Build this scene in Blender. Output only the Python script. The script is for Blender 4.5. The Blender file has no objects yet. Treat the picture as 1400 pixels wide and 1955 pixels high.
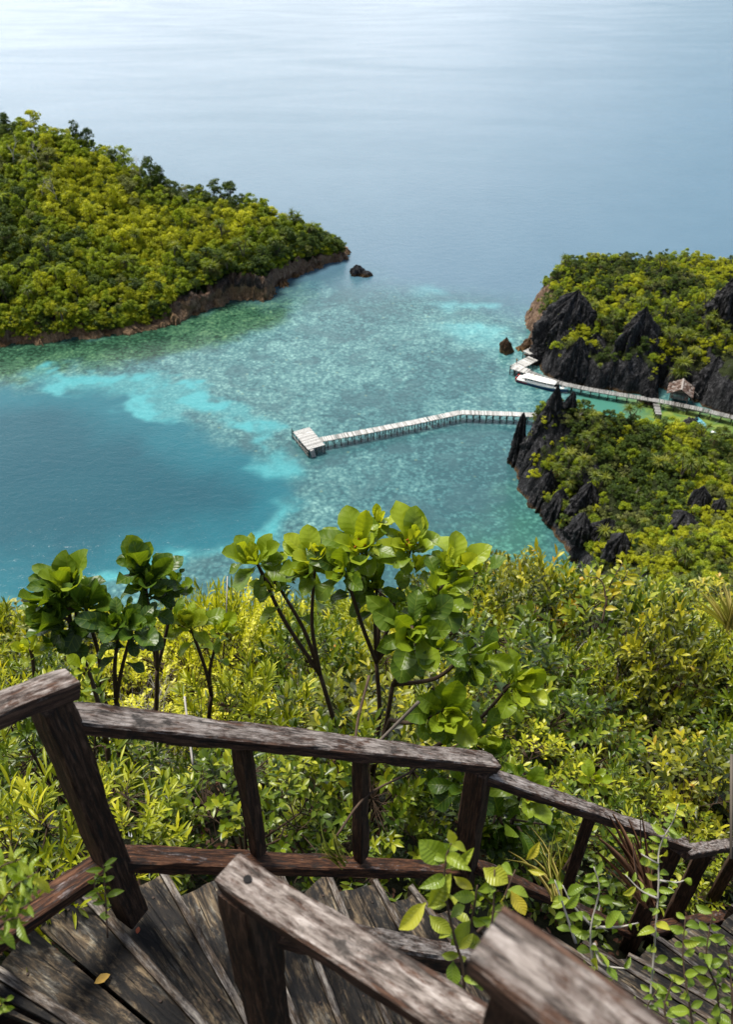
import bpy, math, random
import numpy as np
from mathutils import Vector, Matrix

SC = bpy.context.scene
COL = SC.collection
R = math.radians
# ---------------------------------------------------------------- camera
EYE = 110.0                    # height of the viewpoint above the sea, metres
PITCH = R(39.0)                # the camera looks down by this much
FPX, IW, IH = 1560.0, 1400.0, 1955.0
cd = bpy.data.cameras.new('camera'); cam = bpy.data.objects.new('camera', cd); COL.objects.link(cam)
cam.location = (0, 0, EYE); cam.rotation_euler = (R(90) - PITCH, 0, 0)
cd.sensor_fit = 'VERTICAL'; cd.sensor_height = 36; cd.sensor_width = 36 * IW / IH
cd.lens = FPX / IH * 36; cd.clip_start = 0.05; cd.clip_end = 60000
cd.dof.use_dof = True; cd.dof.focus_distance = 3.6; cd.dof.aperture_fstop = 5.0
SC.camera = cam
# ---------------------------------------------------------------- world and sun
SUN_EL, SUN_AZ = R(66), R(-48)     # the sun stands high beyond the bay, a little to the left
w = bpy.data.worlds.new('World'); SC.world = w; w.use_nodes = True
nt = w.node_tree; nt.nodes.clear()
out = nt.nodes.new('ShaderNodeOutputWorld'); bg = nt.nodes.new('ShaderNodeBackground')
sky = nt.nodes.new('ShaderNodeTexSky'); sky.sky_type = 'NISHITA'; sky.sun_disc = False
sky.sun_elevation = SUN_EL; sky.sun_rotation = SUN_AZ; sky.air_density = 1.0; sky.dust_density = 1.5
tc = nt.nodes.new('ShaderNodeTexCoord'); mp = nt.nodes.new('ShaderNodeMapping'); mp.inputs['Scale'].default_value = (1.3, 1.3, 5.0)
mp.inputs['Location'].default_value = (0.35, 0.0, 0.1)
nz = nt.nodes.new('ShaderNodeTexNoise'); nz.inputs['Scale'].default_value = 1.6; nz.inputs['Detail'].default_value = 5
cr = nt.nodes.new('ShaderNodeValToRGB'); cr.color_ramp.elements[0].position = 0.30; cr.color_ramp.elements[1].position = 0.56
cr.color_ramp.elements[0].color = (0, 0, 0, 1); cr.color_ramp.elements[1].color = (1, 1, 1, 1)
# more cloud towards the left of the view than towards the right
sp = nt.nodes.new('ShaderNodeSeparateXYZ'); mad = nt.nodes.new('ShaderNodeMath'); mad.operation = 'MULTIPLY_ADD'
mad.inputs[1].default_value = -0.28; 
mx = nt.nodes.new('ShaderNodeMix'); mx.data_type = 'RGBA'; 
# the cloud is brightest low over the sea and to the left, duller overhead
zr = nt.nodes.new('ShaderNodeMapRange'); zr.inputs[1].default_value = 0.30; zr.inputs[2].default_value = 0.75; zr.inputs[3].default_value = 1.0; zr.inputs[4].default_value = 0.36
yr = nt.nodes.new('ShaderNodeMapRange'); yr.inputs[1].default_value = -0.2; yr.inputs[2].default_value = 0.6; yr.inputs[3].default_value = 0.4; yr.inputs[4].default_value = 1.0
xr = nt.nodes.new('ShaderNodeMapRange'); xr.inputs[1].default_value = -0.45; xr.inputs[2].default_value = 0.45; xr.inputs[3].default_value = .86; xr.inputs[4].default_value = 0.74
m1 = nt.nodes.new('ShaderNodeMath'); m1.operation = 'MULTIPLY'; m2 = nt.nodes.new('ShaderNodeMath'); m2.operation = 'MULTIPLY'
vm = nt.nodes.new('ShaderNodeVectorMath'); vm.operation = 'SCALE'; vm.inputs[0].default_value = (13.2, 13.6, 14.5)
nt.links.new(tc.outputs['Generated'], mp.inputs['Vector']); nt.links.new(mp.outputs[0], nz.inputs['Vector'])
nt.links.new(tc.outputs['Generated'], sp.inputs[0]); nt.links.new(sp.outputs['X'], mad.inputs[0]); nt.links.new(nz.outputs['Fac'], mad.inputs[2])
nt.links.new(mad.outputs[0], cr.inputs['Fac']); nt.links.new(cr.outputs['Color'], mx.inputs[0])
nt.links.new(sp.outputs['Z'], zr.inputs[0]); nt.links.new(sp.outputs['Y'], yr.inputs[0]); nt.links.new(sp.outputs['X'], xr.inputs[0])
nt.links.new(zr.outputs[0], m1.inputs[0]); nt.links.new(yr.outputs[0], m1.inputs[1]); nt.links.new(m1.outputs[0], m2.inputs[0]); nt.links.new(xr.outputs[0], m2.inputs[1])
nt.links.new(m2.outputs[0], vm.inputs['Scale']); nt.links.new(vm.outputs[0], mx.inputs[7])
nt.links.new(sky.outputs[0], mx.inputs[6]); nt.links.new(mx.outputs[2], bg.inputs['Color'])
bg.inputs['Strength'].default_value = 0.10
nt.links.new(bg.outputs[0], out.inputs['Surface'])
sd = bpy.data.lights.new('sun', 'SUN'); sun = bpy.data.objects.new('sun', sd); COL.objects.link(sun)
sd.energy = 3.7; sd.angle = R(17); sd.color = (1.0, 0.95, 0.86)
sdir = Vector((math.cos(SUN_EL) * math.sin(SUN_AZ), math.cos(SUN_EL) * math.cos(SUN_AZ), math.sin(SUN_EL)))
sun.rotation_euler = sdir.to_track_quat('Z', 'Y').to_euler(); sun.location = (0, 0, 300)
SC.view_settings.view_transform = 'Standard'; SC.view_settings.look = 'None'
SC.view_settings.exposure = 0.92; SC.view_settings.gamma = 1
SC.cycles.max_bounces = 6; SC.cycles.transparent_max_bounces = 6
SC.cycles.use_denoising = True

# ---------------------------------------------------------------- picture maths: a ray through a photo position
CP, SP_ = math.cos(PITCH), math.sin(PITCH)
def ray(px, py):
    x, y = (px - 700.0), (py - 977.5)
    return x / FPX, (FPX * CP - y * SP_) / FPX, -(FPX * SP_ + y * CP) / FPX
def atz(px, py, z=0.0):
    a, b, c = ray(px, py); s = (z - EYE) / c
    return Vector((a * s, b * s, z))
def atY(px, py, Y):
    a, b, c = ray(px, py); s = Y / b
    return Vector((a * s, Y, EYE + c * s))
def att(px, py, t):
    a, b, c = ray(px, py)
    return Vector((a * t, b * t, EYE + c * t))
def proj(X, Y, Z):
    dz = Z - EYE
    t = Y * CP - dz * SP_
    return 700 + X / t * FPX, 977.5 + (-dz * CP - Y * SP_) / t * FPX, t

# ---------------------------------------------------------------- noise
def _h(ix, iy, iz, seed):
    n = (ix * 374761393 + iy * 668265263 + iz * 2147483647 + seed * 1274126177) & 0xffffffff
    n = ((n ^ (n >> 13)) * 1274126177) & 0xffffffff
    return ((n ^ (n >> 16)) & 0xffff) / 65535.0
def vn(x, y, z=0.0, seed=0):
    x, y, z = np.broadcast_arrays(np.asarray(x, float), np.asarray(y, float), np.asarray(z, float))
    ix, iy, iz = (np.floor(v).astype(np.int64) for v in (x, y, z))
    fx, fy, fz = x - ix, y - iy, z - iz
    fx, fy, fz = (f * f * (3 - 2 * f) for f in (fx, fy, fz))
    r = 0
    for dx in (0, 1):
        for dy in (0, 1):
            for dz in (0, 1):
                wgt = (fx if dx else 1 - fx) * (fy if dy else 1 - fy) * (fz if dz else 1 - fz)
                r = r + wgt * _h(ix + dx, iy + dy, iz + dz, seed)
    return r
def fbm(x, y, z=0.0, seed=0, o=4):
    r, a, f, t = 0, 1.0, 1.0, 0
    for i in range(o):
        r = r + a * vn(np.asarray(x) * f, np.asarray(y) * f, np.asarray(z) * f, seed + i); t += a; a *= .5; f *= 2.03
    return r / t
def sst(a, b, x):
    t = np.clip((x - a) / (b - a), 0, 1); return t * t * (3 - 2 * t)

# ---------------------------------------------------------------- node helper
class Mat:
    def __init__(s, name):
        s.m = bpy.data.materials.new(name); s.m.use_nodes = True; s.t = s.m.node_tree; s.t.nodes.clear()
        s.out = s.t.nodes.new('ShaderNodeOutputMaterial')
    def n(s, kind, inp=None, **props):
        nd = s.t.nodes.new('ShaderNode' + kind)
        for k, v in props.items(): setattr(nd, k, v)
        for k, v in (inp or {}).items():
            if isinstance(v, bpy.types.NodeSocket): s.t.links.new(v, nd.inputs[k])
            else: nd.inputs[k].default_value = v
        return nd
    def math(s, op, a, b=0.0, c=0.0, clamp=False):
        nd = s.t.nodes.new('ShaderNodeMath'); nd.operation = op; nd.use_clamp = clamp
        for i, v in enumerate((a, b, c)):
            if isinstance(v, bpy.types.NodeSocket): s.t.links.new(v, nd.inputs[i])
            else: nd.inputs[i].default_value = v
        return nd.outputs[0]
    def mix(s, f, a, b, mode='MIX'):
        nd = s.t.nodes.new('ShaderNodeMix'); nd.data_type = 'RGBA'; nd.blend_type = mode; nd.clamp_factor = True
        for k, v in ((0, f), (6, a), (7, b)):
            if isinstance(v, bpy.types.NodeSocket): s.t.links.new(v, nd.inputs[k])
            else: nd.inputs[k].default_value = (*v, 1) if isinstance(v, tuple) and len(v) == 3 else v
        return nd.outputs[2]
    def ramp(s, f, stops):
        nd = s.t.nodes.new('ShaderNodeValToRGB'); e = nd.color_ramp.elements
        while len(e) < len(stops): e.new(0.5)
        for i, (p, c) in enumerate(stops):
            e[i].position = p; e[i].color = (*c, 1) if len(c) == 3 else c
        s.t.links.new(f, nd.inputs[0]); return nd.outputs[0]
    def noise(s, scale, vec=None, detail=4, rough=0.55, dist=0.0, o='Fac'):
        nd = s.n('TexNoise', {'Scale': scale, 'Detail': detail, 'Roughness': rough, 'Distortion': dist})
        if vec is not None: s.t.links.new(vec, nd.inputs['Vector'])
        return nd.outputs[o]
    def obj(s, scale=(1, 1, 1), shift=True):
        tcn = s.n('TexCoord'); v = tcn.outputs['Object']
        mpn = s.n('Mapping', {'Vector': v, 'Scale': scale})
        if not shift: return mpn.outputs[0]
        oi = s.n('ObjectInfo'); r = s.math('MULTIPLY', oi.outputs['Random'], 57.0)
        ad = s.n('VectorMath', {0: mpn.outputs[0], 1: r}, operation='ADD'); return ad.outputs[0]
    def pos(s): return s.n('NewGeometry').outputs['Position']
    def attr(s, name, o='Fac'): return s.n('Attribute', attribute_name=name).outputs[o]
    def bump(s, h, strength=0.3, dist=0.01, normal=None):
        d = {'Height': h, 'Strength': strength, 'Distance': dist}
        if normal is not None: d['Normal'] = normal
        return s.n('Bump', d).outputs[0]
    def bsdf(s, col, rough=0.6, spec=0.3, normal=None, metal=0.0, **kw):
        d = {'Base Color': (*col, 1) if isinstance(col, tuple) else col, 'Roughness': rough, 'Specular IOR Level': spec, 'Metallic': metal}
        if normal is not None: d['Normal'] = normal
        d.update(kw)
        return s.n('BsdfPrincipled', d)
    def done(s, sh):
        s.t.links.new(sh.outputs[0] if hasattr(sh, 'outputs') else sh, s.out.inputs['Surface']); return s.m

def plain(name, col, rough=0.5, spec=0.4, var=0.12, scale=3.0, metal=0.0):
    M = Mat(name); v = M.obj(); f = M.noise(scale, v, 5)
    c2 = tuple(max(0, c * (1 - var * 3)) for c in col)
    return M.done(M.bsdf(M.mix(f, c2, tuple(min(1, c * (1 + var)) for c in col)), rough, spec, metal=metal))

def leafmat(name, stops, transl=0.35, rough=0.45, spec=0.4, randobj=0.35, tmul=(1.3, 1.25, 0.5), veins=False, dry=False):
    """stops: colours along the tint attribute; every object also shifts its own tint a little."""
    M = Mat(name); t = M.attr('tint'); oi = M.n('ObjectInfo')
    f = M.math('ADD', M.math('MULTIPLY', t, 1 - randobj), M.math('MULTIPLY', oi.outputs['Random'], randobj))
    col = M.ramp(f, stops); nrm = None
    if veins:
        lu, lv = M.attr('lu'), M.attr('lv'); au = M.math('ABSOLUTE', lu)
        mid = M.math('SUBTRACT', 1.0, M.math('MULTIPLY', au, 14.0), clamp=True)
        s = M.math('SINE', M.math('MULTIPLY', M.math('SUBTRACT', M.math('MULTIPLY', lv, 8.5), M.math('MULTIPLY', au, 1.3)), 6.283))
        sv = M.math('POWER', M.math('MAXIMUM', s, 0.0), 10.0)
        vein = M.math('MAXIMUM', mid, M.math('MULTIPLY', sv, 0.55))
        col = M.mix(M.math('MULTIPLY', vein, 0.38), col, (0.36, 0.42, 0.06))
        n2 = M.noise(9.0, M.obj(), 3); col = M.mix(M.math('MULTIPLY', n2, 0.4), col, (0.03, 0.075, 0.010))
        if dry:
            dd = M.attr('dry'); e = M.math('MAXIMUM', M.math('MULTIPLY', au, lv), M.math('POWER', lv, 3.0))
            k = M.math('MULTIPLY', M.math('SUBTRACT', M.math('ADD', M.math('ADD', e, dd), M.math('MULTIPLY', n2, 0.3)), 1.80), 9.0, clamp=True)
            col = M.mix(k, col, M.ramp(n2, [(0.3, (0.12, 0.04, 0.015)), (0.7, (0.5, 0.28, 0.14))]))
        hgt = M.math('SUBTRACT', M.math('MULTIPLY', s, 0.35), M.math('MULTIPLY', mid, 1.0))
        nrm = M.bump(hgt, 0.30, 0.004)
    p = M.bsdf(col, rough, spec, nrm)
    tcol = M.mix(1.0, col, tmul, 'MULTIPLY')
    td = {'Color': tcol}
    if nrm is not None: td['Normal'] = nrm
    tr = M.n('BsdfTranslucent', td)
    mxs = M.n('MixShader', {0: transl, 1: p.outputs[0], 2: tr.outputs[0]})
    return M.done(mxs)

def woodmat(name, browns, greys, bleach, scale=(3.4, 34, 34), rough=0.75, dark=(0.02, 0.017, 0.015), blot=0.82):
    """browns: sound wood, greys: weathered skin; the 'bleach' attribute is how weathered a face is."""
    M = Mat(name); v = M.obj(scale); v2 = M.obj((3, 9, 9)); v3 = M.obj((2.2, 3.5, 3.5))
    grain = M.noise(3.0, v, 9, 0.72, 0.5); g2 = M.noise(26.0, M.obj((1, 3.5, 3.5)), 6, 0.75); pat = M.noise(2.6, v2, 7, 0.70, 0.6); big = M.noise(3.2, v3, 6, .68, .4)
    br = M.ramp(grain, [(0.36, dark), (0.45, browns[0]), (0.54, browns[1]), (0.66, browns[2])])
    gr = M.ramp(grain, [(0.34, dark), (0.42, greys[0]), (0.52, greys[1]), (0.64, greys[2])])
    b = M.attr('bleach')
    k = M.math('MULTIPLY', M.math('SUBTRACT', M.math('ADD', M.math('MULTIPLY', b, bleach), M.math('ADD', M.math('MULTIPLY', pat, 0.9), M.math('MULTIPLY', g2, 0.75))), 1.14), 5.5, clamp=True)
    col = M.mix(k, br, gr)
    bl = M.math('MULTIPLY', M.math('SUBTRACT', M.math('ADD', big, M.math('MULTIPLY', g2, 0.45)), blot), 12.0, clamp=True)
    col = M.mix(M.math('MULTIPLY', bl, 0.85), col, dark)
    crack = M.math('MULTIPLY', M.math('SUBTRACT', M.noise(1.7, M.obj((1.0, 42, 42)), 5, 0.6, 0.9), 0.635), 22.0, clamp=True)
    col = M.mix(M.math('MULTIPLY', crack, 0.9), col, tuple(c * 0.5 for c in dark))
    h = M.math('SUBTRACT', M.math('ADD', M.math('MULTIPLY', grain, 0.8), M.math('MULTIPLY', k, 0.25)), M.math('MULTIPLY', crack, 0.8))
    return M.done(M.bsdf(col, rough, 0.22, M.bump(h, 1.0, 0.008)))

# ---------------------------------------------------------------- meshes
def mesh(name, V, F=None, quads=None, tris=None, mat=None, smooth=True, attrs=None, mats=None, fm=None):
    me = bpy.data.meshes.new(name)
    V = np.asarray(V, np.float32).reshape(-1, 3)
    if F is not None:
        me.from_pydata([tuple(map(float, v)) for v in V], [], [tuple(map(int, f)) for f in F])
    else:
        q = np.zeros((0, 4), np.int32) if quads is None else np.asarray(quads, np.int32).reshape(-1, 4)
        t = np.zeros((0, 3), np.int32) if tris is None else np.asarray(tris, np.int32).reshape(-1, 3)
        me.vertices.add(len(V)); me.vertices.foreach_set('co', V.ravel())
        me.loops.add(q.size + t.size); me.loops.foreach_set('vertex_index', np.concatenate([q.ravel(), t.ravel()]))
        me.polygons.add(len(q) + len(t))
        ls = np.concatenate([np.arange(len(q)) * 4, q.size + np.arange(len(t)) * 3]).astype(np.int32)
        me.polygons.foreach_set('loop_start', ls)
        me.update(calc_edges=True)
    if smooth: me.polygons.foreach_set('use_smooth', np.ones(len(me.polygons), bool))
    for k, v in (attrs or {}).items():
        v = np.asarray(v, np.float32)
        if v.ndim == 2:
            a = me.attributes.new(k, 'FLOAT_COLOR', 'POINT'); a.data.foreach_set('color', v.ravel())
        elif len(v) == len(me.polygons) and len(v) != len(V):
            a = me.attributes.new(k, 'FLOAT', 'FACE'); a.data.foreach_set('value', v)
        else:
            a = me.attributes.new(k, 'FLOAT', 'POINT'); a.data.foreach_set('value', v)
    for m in (mats or ([mat] if mat else [])): me.materials.append(m)
    if fm is not None: me.polygons.foreach_set('material_index', np.asarray(fm, np.int32))
    me.validate(); me.update()
    return me
def ob(name, me, parent=None, loc=None):
    o = bpy.data.objects.new(name, me); COL.objects.link(o)
    if parent is not None: o.parent = parent
    if loc is not None: o.location = loc
    return o
def tag(o, label=None, cat=None, group=None, kind=None):
    if label: o['label'] = label
    if cat: o['category'] = cat
    if group: o['group'] = group
    if kind: o['kind'] = kind
    return o
def thing(name, label, cat, loc=(0, 0, 0), rz=0.0, group=None):
    o = bpy.data.objects.new(name, None); o.empty_display_size = .3; COL.objects.link(o)
    o.location = loc; o.rotation_euler = (0, 0, rz); return tag(o, label, cat, group)
def dup(src, loc, rot, scale, label=None):
    r = src.copy(); COL.objects.link(r); r.location = loc; r.rotation_euler = rot
    r.scale = (scale,) * 3 if not hasattr(scale, '__len__') else scale
    if label: r['label'] = label
    for ch in KIDS.get(src.name, []):
        c = ch.copy(); COL.objects.link(c); c.parent = r
    return r
KIDS = {}
def kids(root, *ch): KIDS[root.name] = list(ch); return root

class MB:
    """collects simple solids, and builds them as one mesh"""
    def __init__(s): s.V = []; s.F = []; s.m = []; s.k = 0
    def add(s, V, F, m=0):
        b = len(s.V); s.V += [tuple(v) for v in V]; s.F += [tuple(i + b for i in f) for f in F]; s.m += [m] * len(F); return s
    def box(s, c, sz, m=0, rz=0.0, top=1.0):
        x, y, z = (a / 2 for a in sz); ca, sa = math.cos(rz), math.sin(rz); V = []
        for dz in (-z, z):
            k = top if dz > 0 else 1
            for dx, dy in ((-x, -y), (x, -y), (x, y), (-x, y)):
                dx *= k; dy *= k
                V.append((c[0] + dx * ca - dy * sa, c[1] + dx * sa + dy * ca, c[2] + dz))
        return s.add(V, [(0, 3, 2, 1), (4, 5, 6, 7), (0, 1, 5, 4), (1, 2, 6, 5), (2, 3, 7, 6), (3, 0, 4, 7)], m)
    def tube(s, pts, rad, n=6, m=0, cap=True):
        V, F = tube_vf(pts, rad, n, cap); return s.add(V, F, m)
    def build(s, name, mats, parent=None, smooth=False, attrs=None, loc=None):
        mats = mats if isinstance(mats, (list, tuple)) else [mats]
        return ob(name, mesh(name, s.V, s.F, mats=mats, fm=s.m, smooth=smooth, attrs=attrs), parent, loc)

def tube_vf(pts, rad, n=6, cap=True):
    P = np.array([tuple(p) for p in pts], float); m = len(P); rad = np.broadcast_to(np.asarray(rad, float), (m,))
    T = np.gradient(P, axis=0); T /= np.linalg.norm(T, axis=1, keepdims=True) + 1e-9
    ref = np.array([0, 0, 1.0]) if abs(T[:, 2]).mean() < 0.8 else np.array([1.0, 0, 0])
    U = np.cross(T, ref); U /= np.linalg.norm(U, axis=1, keepdims=True) + 1e-9; W = np.cross(T, U)
    a = np.arange(n) * 2 * math.pi / n
    V = (P[:, None] + rad[:, None, None] * (np.cos(a)[None, :, None] * U[:, None] + np.sin(a)[None, :, None] * W[:, None])).reshape(-1, 3)
    F = []
    for i in range(m - 1):
        for j in range(n):
            j2 = (j + 1) % n; F.append((i * n + j, i * n + j2, (i + 1) * n + j2, (i + 1) * n + j))
    if cap: F.append(tuple(range(n - 1, -1, -1))); F.append(tuple((m - 1) * n + j for j in range(n)))
    return V.tolist(), F
def curve_pts(pts, n=12):
    """Catmull-Rom through the points"""
    P = [Vector(p) for p in pts]; P = [P[0] * 2 - P[1]] + P + [P[-1] * 2 - P[-2]]; o = []
    for i in range(1, len(P) - 2):
        for k in range(n):
            t = k / n; a, b, c, d = P[i - 1:i + 3]
            o.append(0.5 * ((2 * b) + (c - a) * t + (2 * a - 5 * b + 4 * c - d) * t * t + (3 * b - 3 * c + d - a) * t ** 3))
    o.append(P[-2]); return o

# ---------------------------------------------------------------- leaves
def norm(a): return a / (np.linalg.norm(a, axis=-1, keepdims=True) + 1e-9)
T_QUAD = (np.array([(0, 0, 0), (.5, .5, .06), (0, 1, 0), (-.5, .5, .06)]), np.array([(0, 1, 2, 3)]), None)
T_LEAF = (np.array([(0, 0, 0), (.30, .22, .05), (.46, .52, .05), (.26, .82, -.02), (0, 1, -.10), (-.26, .82, -.02), (-.46, .52, .05), (-.30, .22, .05), (0, .34, 0), (0, .70, -.02)]),
          np.array([(1, 2, 9, 8), (8, 9, 6, 7)]), np.array([(0, 1, 8), (0, 8, 7), (2, 3, 9), (9, 3, 4), (9, 4, 5), (9, 5, 6)]))
def strap(nseg=5, droop=0.45, prof=None):
    V, Q = [], []
    for i in range(nseg + 1):
        t = i / nseg; wd = .5 * (1 - t ** 2.2) + .02; y = t * (1 - .22 * droop * t * t); z = .0 - droop * t ** 2.4
        V += [(-wd, y, z + .12 * wd), (0, y, z - .02), (wd, y, z + .12 * wd)]
    for i in range(nseg):
        a = i * 3; Q += [(a, a + 1, a + 4, a + 3), (a + 1, a + 2, a + 5, a + 4)]
    return np.array(V), np.array(Q), None
T_STRAP = [strap(5, .15), strap(5, .5), strap(5, .9)]
def bigleaf(curl, fold, wave, seed, skew=0.0):
    ys = [0, .06, .16, .30, .45, .60, .74, .86, .95, 1.0]; ws = [.03, .04, .065, .12, .19, .25, .275, .24, .14, .015]
    xs = np.linspace(-1, 1, 7); V, U = [], []
    for y, wd in zip(ys, ws):
        for x in xs:
            z = -curl * y ** 2.2 + fold * abs(x) ** 1.3 * wd + wave * math.sin(y * 9 + seed + (2 if x > 0 else 0)) * abs(x) * wd
            V.append((x * wd * (1 + .12 * math.sin(y * 7 + seed * 2 + x)) + skew * y * y, y * (1 - .25 * curl * y * y), z)); U.append((x, y))
    Q = [(j * 7 + i, j * 7 + i + 1, (j + 1) * 7 + i + 1, (j + 1) * 7 + i) for j in range(9) for i in range(6)]
    return np.array(V), np.array(Q), None, np.array(U)
def oval(curl, fold, seed):
    ys = [0, .08, .2, .36, .52, .68, .82, .93, 1.0]; ws = [.03, .06, .17, .26, .29, .26, .18, .08, .01]; xs = np.linspace(-1, 1, 5); V, U = [], []
    for y, wd in zip(ys, ws):
        for x in xs: V.append((x * wd + .05 * math.sin(y * 4 + seed), y * (1 - .2 * curl * y), -curl * y * y + fold * abs(x) * wd + .1 * math.sin(y * 10 + seed + x) * wd)); U.append((x, y))
    return np.array(V), np.array([(j * 5 + i, j * 5 + i + 1, (j + 1) * 5 + i + 1, (j + 1) * 5 + i) for j in range(8) for i in range(4)]), None, np.array(U)
T_OVAL = [oval(.1, .5, 1), oval(.35, .4, 2), oval(.6, .7, 3), oval(-.1, .9, 4)]
T_BIG = [bigleaf(.06, .45, .30, 1, .04), bigleaf(.26, .35, .40, 2, -.05), bigleaf(-.16, .7, .25, 3, .03), bigleaf(.50, .3, .5, 4, .08)]

class Cloud:
    """a mesh of many leaves"""
    def __init__(s): s.V = []; s.Q = []; s.T = []; s.t = []; s.u = []; s.d = []; s.n = 0
    def add(s, tpl, pos, dirs, nrm, L, W, tint, dry=None):
        tv, tq, tt = tpl[:3]; pos = np.asarray(pos, float).reshape(-1, 3); n = len(pos); k = len(tv)
        d = norm(np.broadcast_to(np.asarray(dirs, float), (n, 3))); nr = np.broadcast_to(np.asarray(nrm, float), (n, 3))
        sd_ = norm(np.cross(d, nr)); nr = np.cross(sd_, d)
        L = np.broadcast_to(L, (n,)); W = np.broadcast_to(W, (n,))
        V = pos[:, None] + (tv[None, :, 0:1] * W[:, None, None]) * sd_[:, None] + (tv[None, :, 1:2] * L[:, None, None]) * d[:, None] + (tv[None, :, 2:3] * L[:, None, None]) * nr[:, None]
        s.V.append(V.reshape(-1, 3)); off = s.n + np.arange(n)[:, None, None] * k
        if tq is not None: s.Q.append((tq[None] + off).reshape(-1, 4))
        if tt is not None: s.T.append((tt[None] + off).reshape(-1, 3))
        s.t.append(np.repeat(np.broadcast_to(tint, (n,)), k)); s.n += n * k
        s.d.append(np.repeat(np.broadcast_to(0.0 if dry is None else dry, (n,)), k))
        s.u.append(np.tile(tpl[3], (n, 1)) if len(tpl) > 3 else np.zeros((n * k, 2)))
        return s
    def mesh(s, name, mat, uv=False):
        at = {'tint': np.concatenate(s.t)}
        if uv:
            u = np.concatenate(s.u); at['lu'] = u[:, 0].copy(); at['lv'] = u[:, 1].copy(); at['dry'] = np.concatenate(s.d)
        return mesh(name, np.concatenate(s.V), quads=np.concatenate(s.Q) if s.Q else None, tris=np.concatenate(s.T) if s.T else None, mat=mat, attrs=at)
def rdir(rng, n): return norm(rng.normal(size=(n, 3)))

# ================================================================ THE SETTING
def poly_sd(px, py, poly):
    """signed distance to a polygon, positive inside"""
    px = np.asarray(px, float); py = np.asarray(py, float); d = np.full(px.shape, 1e18); ins = np.zeros(px.shape, bool)
    n = len(poly)
    for i in range(n):
        ax, ay = poly[i]; bx, by = poly[(i + 1) % n]
        ex, ey = bx - ax, by - ay; wx, wy = px - ax, py - ay
        t = np.clip((wx * ex + wy * ey) / (ex * ex + ey * ey + 1e-12), 0, 1)
        d = np.minimum(d, (wx - t * ex) ** 2 + (wy - t * ey) ** 2)
        c = ((ay > py) != (by > py)) & (px < (bx - ax) * (py - ay) / (by - ay + 1e-12) + ax); ins ^= c
    d = np.sqrt(d); return np.where(ins, d, -d)
def idw(x, y, pts, p=3.0):
    num = 0; den = 0
    for (a, b, z) in pts:
        wgt = 1 / ((x - a) ** 2 + (y - b) ** 2 + 4.0) ** (p / 2); num = num + wgt * z; den = den + wgt
    return num / den
def W2(*pp, z=0.0): return [tuple(atz(a, b, z))[:2] for a, b in pp]

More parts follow.
